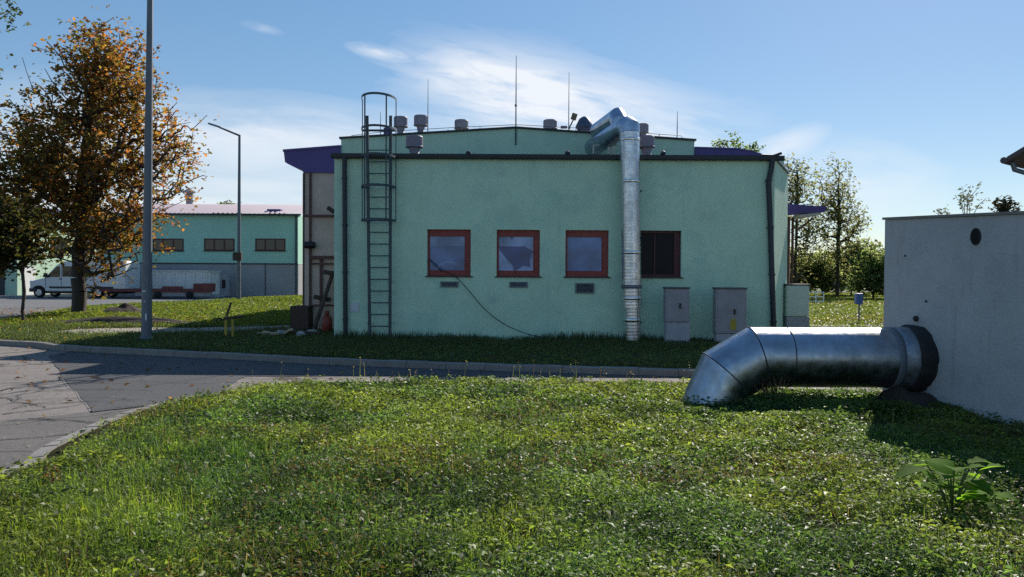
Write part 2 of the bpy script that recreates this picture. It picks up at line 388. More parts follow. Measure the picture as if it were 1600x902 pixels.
M['black'] = mat('black_plastic', (0.015, 0.015, 0.017), 0.55)
M['red'] = mat('red_trailer_paint', (0.13, 0.022, 0.022), 0.55, var=0.2)
M['yellow'] = mat('yellow_pipe_paint', (0.40, 0.30, 0.04), 0.55, var=0.2, scale=10)
M['orange'] = mat('orange_plastic', (0.22, 0.035, 0.02), 0.5)
M['cream'] = mat('cream_panel', (0.62, 0.48, 0.40), 0.7, var=0.12, scale=1.5, spots=[((0.30, 0.24, 0.22), 1.6, 0.6, 0.5, (2, 2, .4))])
M['brown'] = mat('brown_steel_frame', (0.11, 0.045, 0.035), 0.6, var=0.3, scale=6)
M['brick'] = mat('dark_brown_pedestal', (0.075, 0.045, 0.036), 0.85, var=0.3, scale=12, bump=0.4, bscale=20)
M['wood'] = mat('old_timber', (0.22, 0.16, 0.11), 0.85, var=0.3, scale=6)
M['stem'] = mat('green_stem', (0.09, 0.12, 0.04), 0.7)
M['wood_dark'] = mat('dark_timber', (0.07, 0.045, 0.035), 0.85, var=0.3, scale=6)
M['wood_pale'] = mat('fresh_cut_timber', (0.42, 0.33, 0.21), 0.85, var=0.2, scale=6)
M['bark'] = mat('tree_bark', (0.055, 0.045, 0.037), 0.95, var=0.4, scale=9, bump=0.6, bscale=20)
M['bark_pale'] = mat('grey_bark', (0.10, 0.09, 0.075), 0.95, var=0.35, scale=6)
M['soil'] = mat('dark_soil', (0.030, 0.030, 0.013), 1.0, var=0.5, scale=3, bump=0.8, bscale=12, spec=0.05)
M['mound'] = mat('dug_earth', (0.045, 0.032, 0.026), 0.95, var=0.4, scale=4, bump=0.8, bscale=9)
M['turf'] = mat('turf_soil', (0.050, 0.062, 0.022), 0.95, var=0.4, scale=1.2, bump=0.6, bscale=14, spots=[((0.06, 0.045, 0.025), 0.9, 0.55, 0.7)])
M['field'] = mat('field_grass_ground', (0.085, 0.115, 0.03), 0.95, var=0.35, scale=0.5, spots=[((0.13, 0.12, 0.045), 0.3, 0.55, 0.6)])
M['gravel'] = mat('gravel_path', (0.30, 0.265, 0.22), 0.95, var=0.35, scale=9, bump=0.6, bscale=25)
M['roofpink'] = mat('corrugated_roof_sheet', (0.40, 0.32, 0.35), 0.45, var=0.08, scale=1)
M['blue'] = mat('blue_plastic', (0.04, 0.12, 0.35), 0.5)
M['roof_tile'] = mat('brown_roof_edge', (0.10, 0.075, 0.08), 0.75, var=0.2)
M['white_wall'] = mat('house_render', (0.5, 0.48, 0.44), 0.9)
def asphalt(name, col, dark, var=0.2, crack=0.8, dust=(0.27, 0.25, 0.23), dustamt=0.35):
    m = mat(name, col, 0.9, var=var, scale=0.8, bump=0.5, bscale=70, detail=10, spots=[(dust, 0.45, 0.56, dustamt), (dark, 1.3, 0.62, 0.45), (tuple(c*1.45 for c in col), 22, 0.50, 0.7), (tuple(c*.5 for c in col), 17, 0.52, 0.7), (tuple(c*.6 for c in col), 5, 0.58, 0.55), (tuple(c*1.35 for c in col), 8, 0.58, 0.5)])
    t = m.node_tree; N, L = t.nodes, t.links; b = N['Principled BSDF']
    src = b.inputs['Base Color'].links[0].from_socket
    g = N.new('ShaderNodeNewGeometry'); n = N.new('ShaderNodeTexNoise'); n.inputs['Scale'].default_value = 1.2; n.inputs['Detail'].default_value = 5
    L.new(g.outputs['Position'], n.inputs['Vector'])
    ad = N.new('ShaderNodeVectorMath'); ad.operation = 'MULTIPLY_ADD'; L.new(n.outputs['Color'], ad.inputs[0]); ad.inputs[1].default_value = (.9, .9, 0); L.new(g.outputs['Position'], ad.inputs[2])
    vo = N.new('ShaderNodeTexVoronoi'); vo.feature = 'DISTANCE_TO_EDGE'; vo.inputs['Scale'].default_value = 0.55; L.new(ad.outputs[0], vo.inputs['Vector'])
    mr = N.new('ShaderNodeMapRange'); L.new(vo.outputs['Distance'], mr.inputs[0]); mr.inputs[1].default_value = 0.005; mr.inputs[2].default_value = 0.022; mr.inputs[3].default_value = crack; mr.inputs[4].default_value = 0
    mi = N.new('ShaderNodeMix'); mi.data_type = 'RGBA'; L.new(mr.outputs[0], mi.inputs[0]); L.new(src, mi.inputs[6]); mi.inputs[7].default_value = (0.03, 0.028, 0.026, 1)
    L.new(mi.outputs[2], b.inputs['Base Color']); return m
M['asphalt_old'] = asphalt('old_asphalt', (0.185, 0.162, 0.150), (0.12, 0.105, 0.098))
M['asphalt_new_shade'] = asphalt('newer_asphalt_and_shade', (0.060, 0.061, 0.066), (0.042, 0.042, 0.045), crack=0.0, dustamt=0.15, dust=(0.13, 0.13, 0.135))
M['asphalt_far'] = mat('yard_asphalt', (0.13, 0.13, 0.135), 0.9, var=0.15, scale=0.5)
M['grass'] = leafmat('grass_leaf', 0.48, 0.43, 0.25, (1.2, 1.25, 0.62))
M['leaf_autumn'] = leafmat('autumn_leaf', 0.6, 0.54, 0.15, (1.6, 1.2, 0.55))
M['grey_leaf'] = leafmat('dusty_grey_leaf', 0.7, 0.25, 0.1, (1, 1, .85))
M['broad_leaf'] = leafmat('burdock_leaf', 0.7, 0.62, 0.04, (1.35, 1.4, .5))
M['leaf_far'] = leafmat('distant_leaf', 0.7, 0.72, 0.1, (1.7, 1.7, 1.0))
M['leaf'] = leafmat('green_leaf', 0.6, 0.6, 0.2, (1.35, 1.35, .6))

# ------------------------------------------------------------------ setting: ground, road, lawns
RZ = -0.12
MB().add([(-2500, -2500, -0.20), (2500, -2500, -0.20), (2500, 2500, -0.20), (-2500, 2500, -0.20)], [(0, 1, 2, 3)]).build('ground', M['field'])
tag(bpy.data.objects['ground'], kind='structure')
MB().add([(-90, -30, RZ), (40, -30, RZ), (40, 24, RZ), (-90, 24, RZ)], [(0, 1, 2, 3)]).build('road', M['asphalt_old'])['kind'] = 'structure'

near_edge = [Vector((-9.0, -4, 0)), Vector((-4.9, 3.2, 0))]+[G(*p) for p in ((0, 745), (90, 697), (180, 656), (250, 633), (330, 617), (420, 606), (500, 599))]
near_edge += [Vector(p) for p in ((-1.2, 11.65, 0), (1.0, 11.8, 0), (3.0, 11.45, 0), (5.2, 10.75, 0), (8, 9.9, 0), (14, 8.0, 0), (26, 3, 0))]
near_line = smooth_line(near_edge, 6)
lawn_poly = [(p.x, p.y) for p in near_line]+[(26, -8), (-9, -8)]
far_edge = [Vector((-45, 27, 0)), Vector((-22, 21.5, 0))]+[G(*p) for p in ((0, 531), (110, 540), (230, 546), (380, 553), (520, 560), (700, 566.5), (880, 572), (1060, 577))]
far_edge += [Vector(p) for p in ((5.2, 12.95, 0), (9, 11.9, 0), (16, 9.5, 0), (30, 3.5, 0))]
far_line = smooth_line(far_edge, 6)
verge_poly = [(p.x, p.y) for p in far_line]+[(60, 3.5), (140, 90), (-160, 90), (-160, 27)]

def sheet(name, poly, z, m):
    bm = bmesh.new(); vs = [bm.verts.new((x, y, z)) for x, y in poly]; f = bm.faces.new(vs)
    bm.normal_update()
    if f.normal.z < 0: f.normal_flip()
    bmesh.ops.triangulate(bm, faces=bm.faces[:]); me = bpy.data.meshes.new(name); bm.to_mesh(me); bm.free(); me.materials.append(m)
    o = bpy.data.objects.new(name, me); COL.objects.link(o); o['kind'] = 'structure'; return o
sheet('lawn', lawn_poly, -0.012, M['soil'])
sheet('verge', verge_poly, -0.012, M['turf'])
def kerb(name, line, side, w=0.13):
    """kerb stones 1 m long, with a thin joint between each, along the line, on its road side"""
    b = MB(); acc = 0; seg = [line[0]]
    pts = []
    for i in range(len(line)-1):
        a, c = line[i], line[i+1]; L = (c-a).length; k = max(1, int(L/0.5))
        for j in range(k): pts.append(a.lerp(c, j/k))
    pts.append(line[-1])
    for i in range(len(pts)-1):
        a, c = pts[i], pts[i+1]; t = (c-a).normalized(); nr = Vector((-t.y, t.x, 0))*side
        e = t*0.004 if i % 2 else Vector((0, 0, 0)); s0 = Vector((0, 0, 0)) if i % 2 else t*0.004
        dz = 0.012*math.sin(i*1.7)
        q = [a+s0, c-e, c-e+nr*w, a+s0+nr*w]
        vs = [(p.x, p.y, -0.2) for p in q]+[(p.x, p.y, 0.012+dz*.4-(0.012 if k > 1 else 0)) for k, p in enumerate(q)]
        b.add(vs, [(0, 1, 2, 3), (4, 5, 6, 7), (0, 1, 5, 4), (1, 2, 6, 5), (2, 3, 7, 6), (3, 0, 4, 7)])
    o = b.build(name, M['kerb']); o['kind'] = 'structure'; return o
kerb('kerb', near_line, +1); kerb('kerb', far_line, -1)

# darker repair patch across the road with dusty rims, and building shade painted along the kerb
def wob(poly, n=10, amp=0.03, seed=3):
    r = random.Random(seed); out = []
    for i in range(len(poly)):
        a, b = poly[i], poly[(i+1) % len(poly)]
        for k in range(n): out.append((a[0]+(b[0]-a[0])*k/n+r.uniform(-amp, amp), a[1]+(b[1]-a[1])*k/n+r.uniform(-amp, amp)))
    return out
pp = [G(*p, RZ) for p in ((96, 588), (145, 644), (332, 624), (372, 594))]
shade_arm = [G(*p, RZ) for p in ((384, 589), (600, 588), (800, 589), (1080, 591), (1080, 584), (880, 579.5), (700, 574.5), (520, 568), (380, 561), (230, 554), (110, 549.5), (78, 556))]  # dark arm along the kerb, building shadow put into the asphalt colour
patch = [(p.x, p.y) for p in pp+shade_arm]
cx0 = sum(p.x for p in pp)/4; cy0 = sum(p.y for p in pp)/4
sheet('road_patch_rim', wob([(cx0+(p.x-cx0)*1.03, cy0+(p.y-cy0)*1.03) for p in pp], 10, .035), RZ+0.004, asphalt('patch_rim', (0.22, 0.195, 0.175), (0.12, 0.11, 0.10)))
sheet('road_patch_and_shade', wob(patch, 10, 0.03), RZ+0.008, M['asphalt_new_shade'])
# wheel-worn darker asphalt nearest the camera on the left
q = [G(*p, RZ) for p in ((-60, 668), (160, 640), (330, 612), (300, 640), (150, 690), (0, 760), (-160, 840), (-300, 760))]
sheet('road_worn_strip', wob([(p.x, p.y) for p in q], 8, 0.07), RZ+0.004, asphalt('worn_asphalt', (0.115, 0.105, 0.10), (0.08, 0.075, 0.07), dustamt=.2))
# cracks and loose grit on the road
rc = random.Random(12); ck = MB()
def crack(p, ang, L, w):
    pts = []; a = ang; q = Vector((p[0], p[1], RZ+.0115))
    for k in range(int(L/.12)):
        pts.append(q.copy()); a += rc.uniform(-.5, .5); a = ang+(a-ang)*.8; q = q+Vector((math.cos(a), math.sin(a), 0))*.12
    for k in range(len(pts)-1):
        t = (pts[k+1]-pts[k]).normalized(); nn = Vector((-t.y, t.x, 0)); w0 = w*rc.uniform(.4, 1.2)*(1-k/len(pts)*.6)
        ck.add([pts[k]-nn*w0, pts[k]+nn*w0, pts[k+1]+nn*w0*.9, pts[k+1]-nn*w0*.9], [(0, 3, 2, 1)])
for px, py, ang, L, w in ((10, 607, .05, 2.6, .016), (-20, 622, -.1, 2.4, .012), (30, 634, .1, 1.6, .014), (5, 648, .9, 1.3, .02), (45, 655, -.3, 1.1, .016), (60, 612, .2, 1.2, .012), (-60, 660, .2, 2.2, .016), (-10, 690, .5, 1.2, .014), (20, 640, 1.4, 1.2, .012), (100, 600, .0, 3.0, .010), (400, 592, .02, 4.5, .010), (180, 638, .25, 1.5, .012), (-80, 600, .1, 3, .014)):
    g = G(px, py, RZ); crack((g.x, g.y), ang, L, w)
for a_, b_ in ((0, 1), (2, 3)):
    d_ = pp[b_]-pp[a_]; crack((pp[a_].x, pp[a_].y), math.atan2(d_.y, d_.x), d_.length, .02)
tag(ck.build('road_cracks', M['reveal'], recalc=False), kind='structure')
n_g = 9000; gx_ = rng.uniform(-16, 4, n_g); gy_g = rng.uniform(5.5, 17.5, n_g); okg = ~inside(gx_, gy_g, lawn_poly) & ~inside(gx_, gy_g, verge_poly); gx_, gy_g = gx_[okg], gy_g[okg]
ed = np.minimum(edge_dist(gx_, gy_g, lawn_poly), edge_dist(gx_, gy_g, verge_poly)); okg = rng.uniform(0, 1, len(ed)) < np.clip(np.exp(-ed/.35)+.10, 0, 1); gx_, gy_g = gx_[okg], gy_g[okg]; n_g = len(gx_)
v_, q_ = leaves_geo(np.stack([gx_, gy_g, np.full(n_g, RZ+.018)], 1), rng.uniform(.012, .045, n_g), .8, rng, .4, .8)
tag(mesh_np('grit', v_, q_, None, np.repeat(pick([(0.28, 0.25, 0.22), (0.10, 0.08, 0.06), (0.20, 0.16, 0.10), (0.36, 0.34, 0.32), (0.06, 0.05, 0.04)], n_g, rng), 4, 0), M['grass']), 'small grit and plant crumbs along the road edges', 'grit', kind='stuff')
# yard asphalt behind the tree, gravel path, far paths
yard = [(-70, 26.5), (-24, 24.8)]+[(G(*p).x, G(*p).y) for p in ((0, 500), (60, 491), (130, 480), (240, 474), (330, 471), (388, 466.5))]+[(-15.5, 55.8), (-15.5, 75), (-70, 75)]
sheet('yard', yard, -0.006, M['asphalt_far'])
q = [G(*p) for p in ((60, 522), (150, 521), (250, 521), (350, 520), (460, 514), (520, 512), (520, 509), (440, 509), (300, 512.5), (230, 512), (120, 514))]
sheet('gravel_path', wob([(p.x, p.y) for p in q], 6, 0.12), 0.0, M['gravel'])
q = [G(*p) for p in ((1262, 474.5), (1345, 480), (1420, 484), (1420, 482), (1345, 478.5), (1262, 473))]
sheet('footpath', [(p.x, p.y) for p in q], 0.02, M['gravel'])
q = [G(*p) for p in ((1225, 512), (1420, 512), (1420, 508.5), (1225, 508.5))]
sheet('footpath', [(p.x, p.y) for p in q], 0.02, M['kerb'])

def lawn_h(x, y):
    e = np.clip(edge_dist(x, y, lawn_poly)/0.9, 0, 1)
    return e*(0.02+0.10*(fnoise(x*.55, y*.55, 5)-.35)+0.05*(fnoise(x*1.9, y*1.9, 9)-.5))
gx, gy = np.meshgrid(np.arange(-9, 14.01, .16), np.arange(-4, 12.2, .16)); sh = gx.shape
fx, fy = gx.ravel(), gy.ravel(); ins = inside(fx, fy, lawn_poly); fz = lawn_h(fx, fy)
idx = np.arange(len(fx)).reshape(sh); qd = np.stack([idx[:-1, :-1], idx[:-1, 1:], idx[1:, 1:], idx[1:, :-1]], -1).reshape(-1, 4)
qd = qd[ins[qd].all(1)]
o = mesh_np('lawn_soil', np.stack([fx, fy, fz], 1), qd, None, None, M['soil'], smooth=True); o['kind'] = 'structure'

# ------------------------------------------------------------------ the green utility building
YF, YH = 19.7, 22.5                     # depth of the annex front and of the taller hall's gable
bl = P(522, 527, YF); tl = P(522, 246, YF); tr = P(1211, 249, YF)
XL, XR = bl.x, tr.x; ZT = (tl.z+tr.z)/2
bld = thing('utility_building', 'low mint green building with red framed windows, dark gutter and purple roof edges', 'building', (0, YF, 0))
def rect(x0, y0, x1, y1, Yd=YF):
    a, b, c, d = P(x0, y0, Yd), P(x1, y0, Yd), P(x0, y1, Yd), P(x1, y1, Yd)
    return (a.x+c.x)/2, (b.x+d.x)/2, (c.z+d.z)/2, (a.z+b.z)/2
wins = [rect(667.5, 358, 735.5, 431), rect(776, 359, 843.5, 432), rect(883.5, 360, 951, 433), rect(992, 361, 1064.5, 434)]
wb, wt = sum(w[2] for w in wins)/4, sum(w[3] for w in wins)/4
wins = [(w[0], w[1], wb, wt) for w in wins]
REC = 0.11
fw = MB(); xs = sorted([XL, XR]+[w[0] for w in wins]+[w[1] for w in wins]); zs = [-0.1, wb, wt, ZT]
def wallf(a, b, c, d): fw.add([(a, YF, c), (b, YF, c), (b, YF, d), (a, YF, d)], [(0, 1, 2, 3)])
wallf(XL, XR, -0.1, wb); wallf(XL, XR, wt, ZT)
for i in range(len(xs)-1):
    if not any(abs(w[0]-xs[i]) < 1e-6 for w in wins): wallf(xs[i], xs[i+1], wb, wt)
for a, b, c, d in wins:
    fw.add([(a, YF, c), (a, YF, d), (a, YF+.2, d), (a, YF+.2, c)], [(0, 1, 2, 3)]); fw.add([(b, YF, c), (b, YF, d), (b, YF+.2, d), (b, YF+.2, c)], [(0, 1, 2, 3)])
    fw.add([(a, YF, d), (b, YF, d), (b, YF+.2, d), (a, YF+.2, d)], [(0, 1, 2, 3)]); fw.add([(a, YF, c), (b, YF, c), (b, YF+.2, c), (a, YF+.2, c)], [(0, 1, 2, 3)])
fw.build('front_wall', M['stucco'], bld, recalc=False)
XR2 = 8.05
MB().box(XL, XL+.25, YF+.004, YH, -.1, ZT).build('side_wall', M['stucco'], bld)
MB().add([(XR, YF, -.1), (XR2, YH, -.1), (XR2, YH, ZT), (XR, YF, ZT)], [(0, 1, 2, 3)]).build('side_wall', M['stucco'], bld, recalc=False)
MB().slab([(XL-.02, YF-.02), (XR+.05, YF-.02), (XR2+.05, YH), (XL-.02, YH)], ZT, ZT+.05).build('roof', M['gutter'], bld)
# gutter: half-round trough with a lip, brackets
g0, g1 = P(519, 243.5, YF), P(1223, 247, YF); gz = ZT+.02
gm = MB(); prof = [(-.03, .07), (-.03, -.02), (-.06, -.065), (-.10, -.07), (-.145, -.045), (-.155, .02), (-.155, .055), (-.17, .055)]
for k in range(len(prof)-1):
    (a, b), (c, d) = prof[k], prof[k+1]
    gm.add([(g0.x, YF+a, gz+b), (g1.x, YF+a, gz+b), (g1.x, YF+c, gz+d), (g0.x, YF+c, gz+d)], [(0, 1, 2, 3)])
for xx in (g0.x, g1.x): gm.add([(xx, YF+a, gz+b) for a, b in prof], [tuple(range(len(prof)))])
gm.add([(g0.x, YF+.02, gz+.07), (g1.x, YF+.02, gz+.07), (g1.x, YF-.03, gz+.07), (g0.x, YF-.03, gz+.07)], [(0, 1, 2, 3)])
gt = gm.build('gutter', M['gutter'], bld, recalc=False)
kick = MB(); kick.tube([P(1190, 243, YF-.1), P(1208, 244, YF-.1), P(1221, 239.5, YF-.1)], .035, 8); kick.build('bent_flashing', M['gutter'], gt)
for px in (732, 887, 1036):
    p = P(px, 239.5, YF-.05); MB().lathe(p-Vector((0, 0, .05)), [(.05, 0), (.075, .03), (.06, .09), (.02, .11)], 12).build('gutter_outlet', M['gutter'], gt)
def dpipe(pts, r=.055):
    b = MB(); b.tube(pts, r, 12)
    for i in range(4):
        z = .5+i*1.2; q = pts[-2].lerp(pts[-1], 1-(z-pts[-1].z)/(pts[-2].z-pts[-1].z)); b.lathe((q.x, q.y, z), [(r*1.25, -.025), (r*1.25, .025)], 12)
    b.build('downpipe', M['gutter'], bld)
p0, p1 = P(539.5, 250, YF), P(541, 526, YF)
dpipe([Vector((p0.x, YF-.1, gz-.04)), Vector((p0.x, YF-.1, gz-.2)), Vector((p1.x, YF-.09, 0.0))], .06)
dpipe([Vector((P(1207, 250, YF-.1).x, YF-.1, gz-.04)), P(1205.5, 262, YF-.1), P(1201, 285, YF-.1), P(1203, 330, YF-.1), Vector((P(1210, 510, YF-.1).x, YF-.1, -.02))], .07)
# windows
def window(w, kind):
    a, b, c, d = w; y = YF+REC
    fl, fr, ft, fb = .055, .135, .17, .13
    if kind == 3: fl, fr, ft, fb = .10, .17, .07, .07
    fm = MB()
    fm.box(a, a+fl, y, y+.07, c, d); fm.box(b-fr, b, y, y+.07, c, d); fm.box(a+fl, b-fr, y, y+.07, d-ft, d); fm.box(a+fl, b-fr, y, y+.07, c, c+fb)
    if kind == 3: mxx = P(1024, 400, YF).x; fm.box(mxx-.022, mxx+.022, y+.005, y+.065, c+fb, d-ft)
    else:                                    # the sash inside the frame
        fm.box(b-fr-.03, b-fr, y+.02, y+.06, c+fb, d-ft); fm.box(a+fl, b-fr-.03, y+.02, y+.06, c+fb, c+fb+.02)
    f = fm.build('window', M['frame_dark' if kind == 3 else 'frame'], bld, bevel=.006)
    if kind == 3: tag(f, 'dark window without visible reflection behind the duct')
    if kind == 1: tag(f, 'red window with a big shard hole broken in its pane')
    x0, x1, z0, z1 = a+fl, b-fr, c+fb, d-ft; yp = y+.045
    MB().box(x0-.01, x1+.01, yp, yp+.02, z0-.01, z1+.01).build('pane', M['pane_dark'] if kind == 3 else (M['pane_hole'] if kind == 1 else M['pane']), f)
    W, H = x1-x0, z1-z0
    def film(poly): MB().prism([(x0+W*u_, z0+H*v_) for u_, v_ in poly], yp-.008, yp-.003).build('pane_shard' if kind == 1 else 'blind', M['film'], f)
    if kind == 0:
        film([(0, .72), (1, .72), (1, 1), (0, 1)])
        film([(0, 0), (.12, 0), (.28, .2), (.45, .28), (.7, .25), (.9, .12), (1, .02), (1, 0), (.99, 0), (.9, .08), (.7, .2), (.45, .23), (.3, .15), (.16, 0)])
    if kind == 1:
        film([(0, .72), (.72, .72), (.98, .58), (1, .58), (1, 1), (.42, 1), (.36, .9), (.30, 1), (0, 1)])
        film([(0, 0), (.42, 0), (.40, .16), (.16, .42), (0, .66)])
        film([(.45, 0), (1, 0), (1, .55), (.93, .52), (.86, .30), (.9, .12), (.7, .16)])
    MB().box(a-.04, b+.05, YF-.05, YF+REC, c-.025, c+.004).build('sill', M['gutter'], f)
for i, w in enumerate(wins): window(w, i)
# wall grilles and plate
def grille(x0, y0, x1, y1, slats):
    a, b, c, d = rect(x0, y0, x1, y1); g = MB()
    g.box(a, b, YF-.012, YF+.01, c, d)
    o = g.build('vent_grille', M['cabinet_cap'] if slats > 4 else M['reveal'], bld)
    s = MB(); n = slats
    s.box(a, a+.035, YF-.035, YF-.013, c, d); s.box(b-.035, b, YF-.035, YF-.013, c, d); s.box(a, b, YF-.036, YF-.014, d-.03, d); s.box(a, b, YF-.036, YF-.014, c, c+.03)
    for k in range(n):
        z = c+.03+(d-c-.06)*(k+.5)/n; s.obox(((a+b)/2, YF-.026, z), (b-a-.07, .02, (d-c)/n*.42), Matrix.Rotation(R(35), 3, 'X'))
    s.build('slats', M['pole'], o)
grille(688.5, 440, 716, 449, 6); grille(796, 440.5, 824.5, 449.5, 6); grille(899, 442.5, 928.5, 458.5, 4)
a, b, c, d = rect(547, 473, 561, 487.5); MB().box(a, b, YF-.03, YF+.01, c, d).build('wall_plate', M['label'], bld, bevel=.01)
# the hall behind: gable wall, coping, purple eaves, body
gl, gp, gr = P(533, 219, YH), P(806, 201, YH), P(1085, 218.5, YH)
gl.z = gr.z = (gl.z+gr.z)/2
hall_x0, hall_x1 = P(474, 400, YH).x, 8.05
MB().prism([(gl.x, 3.0), (gr.x, 3.0), (gr.x, gr.z), (gp.x, gp.z), (gl.x, gl.z)], YH, YH+.3).build('gable_wall', M['stucco'], bld)
cp = MB(); cp.beam(gl+Vector((-.05, .15, .025)), gp+Vector((0, .15, .03)), .42, .05); cp.beam(gp+Vector((0, .15, .03)), gr+Vector((.05, .15, .025)), .42, .05); cp.build('gable_coping', M['gutter'], bld)
z = P(806, 227, YH).z; MB().box(gp.x-.02, gp.x+.02, YH-.03, YH-.002, z, gp.z).build('earthing_strip', M['steel'], bld)
MB().slab([(gl.x, YH+.3), (gr.x, YH+.3), (gr.x, 40), (gl.x, 40)], gl.z-.35, gl.z-.2).build('hall_roof', M['gutter'], bld)
MB().box(hall_x0+.9, hall_x1, YH+.35, 39.5, 0, gl.z-.36).build('hall_wall', M['stucco'], bld)
# left eave: sloping purple fascia with its pale curved soffit
A = [P(444, 237, YH), P(533, 230, YH), P(533, 271, YH), P(474, 270, YH), P(474, 266, YH), P(462, 262.5, YH), P(452, 257.5, YH), P(446, 254, YH)]
MB().prism([(p.x, p.z) for p in A], YH-.05, YH+.06).build('eave_fascia', M['purple'], bld)
MB().prism([(A[0].x-.02, A[0].z-.01), (A[1].x, A[1].z-.01), (A[1].x, A[1].z+.05), (A[0].x-.02, A[0].z+.05)], YH-.08, 40).build('eave_roof', M['purple'], bld)
curve = [P(446, 254, YH), P(452, 257.5, YH), P(462, 262.5, YH), P(474, 266, YH)]
sf = MB()
for a, b in zip(curve[:-1], curve[1:]): sf.add([(a.x, YH+.06, a.z), (b.x, YH+.06, b.z), (b.x, 39, b.z), (a.x, 39, a.z)], [(0, 1, 2, 3)])
sf.add([(A[0].x+.01, YH+.06, A[0].z), (A[7].x, YH+.06, A[7].z), (A[7].x, 39, A[7].z), (A[0].x+.01, 39, A[0].z)], [(0, 1, 2, 3)])
sf.build('soffit', M['soffit'], bld, recalc=False)
A = [P(1085, 231.5, YH), P(1150, 233.5, YH), P(1178, 237.5, YH), P(1200, 243, YH), P(1200, 262, YH), P(1085, 262, YH)]
MB().prism([(p.x, p.z) for p in A], YH-.05, YH+.06).build('eave_fascia', M['purple'], bld)
MB().prism([(A[0].x, A[0].z-.01), (A[1].x, A[1].z-.01), (A[2].x, A[2].z-.01), (A[2].x, A[2].z+.02), (A[1].x, A[1].z+.03), (A[0].x, A[0].z+.03)], YH-.07, 40).build('eave_roof', M['purple'], bld)
# left glazed bay: cream panels between brown steel frames
z0 = 0.0; x0, x1 = P(474, 400, YH).x, XL+.3; zt = P(480, 270, YH).z
MB().box(x0, x1, YH+.02, YH+.12, z0, zt).build('cream_panel', M['cream'], bld)
def bar(px0, py0, px1, py1, dep=.06, m='brown', nm='panel_frame', y=YH):
    a, b, c, d = rect(px0, py0, px1, py1, y); MB().box(a, b, y-dep, y+.018, c, d).build(nm, M[m], bld)
bar(483.5, 271, 486.5, 514); bar(473.5, 271, 476, 480, .05); bar(474, 336, 523, 339.5, .07); bar(485, 400, 523, 405, .1); bar(485, 411, 523, 413.5, .064)
bar(500, 405, 504, 478, .058); bar(486, 476, 523, 478, .062); bar(474, 339.5, 483.5, 515, .03, 'cream', 'corner_post')
a, b, c, d = rect(458, 478, 486, 514, YH-.2); MB().box(a, b, YH-.5, YH+.3, 0, d).build('brick_pedestal', M['brick'], bld)
# right-hand canopy wing
YC = 24.0
A = [P(1216, 321, YC), P(1281, 326, YC), P(1276, 334, YC), P(1240, 336, YC), P(1216, 338, YC)]
MB().prism([(p.x, p.z) for p in A], YC-.6, YC+.1).build('canopy', M['purple'], bld)
a = P(1240, 337, YC); b = P(1272, 334, YC); MB().prism([(a.x, a.z-.01), (b.x, b.z), (b.x, b.z-.08), (a.x, a.z-.09)], YC-.55, YC+4).build('canopy_soffit', M['soffit'], bld)
a, b, c, d = rect(1218, 338, 1236, 505, YC); MB().box(a, b, YC+.1, YC+6, -.1, d).build('wing_wall', M['cream'], bld)
for px in (1232, 1239): a = P(px, 340, YC); MB().box(a.x-.03, a.x+.03, YC-.02, YC+.05, 0, a.z).build('canopy_post', M['brown'], bld)
a, b = P(1243, 362, YC), P(1270, 341, YC); MB().beam(a, b, .05, .05).build('canopy_brace', M['brown'], bld)

# floodlights fixed to the bay
def flood(name, label, p, s, tilt, cat='floodlight'):
    o = thing(name, label, cat, p)
    MB().obox(p, (s*1.6, s, s*.8), Matrix.Rotation(R(tilt), 3, 'Y')).build('housing', M['black'], o, bevel=.01)
    MB().beam(p, p+Vector((0, .35, -.02)), .04, .04).build('bracket', M['black'], o)
flood('floodlight', 'black floodlight tilted at the upper cream panel beside the green corner', P(517, 328, YH-.3), .14, 35)
o = thing('wall_lamp', 'black barrel shaped lamp on the brown corner post', 'lamp', P(484, 383, YH-.2))
MB().lathe(P(484, 383, YH-.2), [(.08, -.16), (.1, -.12), (.1, .1), (.075, .16)], 14, True, 'x').build('housing', M['black'], o); MB().beam(P(484, 383, YH-.2), P(480, 383, YH+.02), .05, .05).build('bracket', M['black'], o)

# ------------------------------------------------------------------ caged ladder
YL = YF-.22
lad = thing('caged_ladder', 'blue grey steel ladder with safety cage fixed to the green wall', 'ladder', (P(592, 525, YL).x, YL, 0))
def vbar(px0, py0, px1, py1, w, d, nm, y=YL):
    MB().beam(P(px0, py0, y), P(px1, py1, y), w, d).build(nm, M['steel'], lad)
vbar(573.6, 181, 577.8, 526, .075, .04, 'rail'); vbar(610.4, 181, 609.3, 526, .075, .04, 'rail')
y = 510.0
while y > 228:
    t = (y-181)/345; MB().tube([P(573.6+4.2*t, y, YL), P(610.4-1.1*t, y, YL)], .014, 8).build('rung', M['steel'], lad); y -= 18.35
cy, rad = YL, .43; cx = P(592, 250, YL).x
def hoop(py, full=True):
    z = P(592, py, YL).z; pts = [Vector((cx+rad*math.cos(a), cy+.05-(.70)*math.sin(a), z)) for a in np.linspace(0 if full else .1, math.pi if full else 3.04, 19)]
    b = MB()
    for p, q in zip(pts[:-1], pts[1:]): b.beam(p, q, .012, .055)
    if py > 210: b.beam(pts[0], P(610.4, py, YL), .05, .04); b.beam(pts[-1], P(575, py, YL), .05, .04)
    else: b.beam(pts[0]+Vector((-.0, .0, 0)), pts[-1], .012, .055) if py > 200 else None
    b.build('hoop', M['steel'], lad)
for py in (155, 203.5, 246, 293, 345): hoop(py)
for a in (0.02, .9, 2.24, 3.12):
    x = cx+rad*.99*math.cos(a); yy = cy+.05-.69*math.sin(a)
    MB().beam((x, yy, P(592, 155, YL).z), (x, yy, P(592, 346, YL).z), .035 if .5 < a < 2.6 else .022, .01, up=(0, 1, 0)).build('cage_strap', M['steel'], lad)
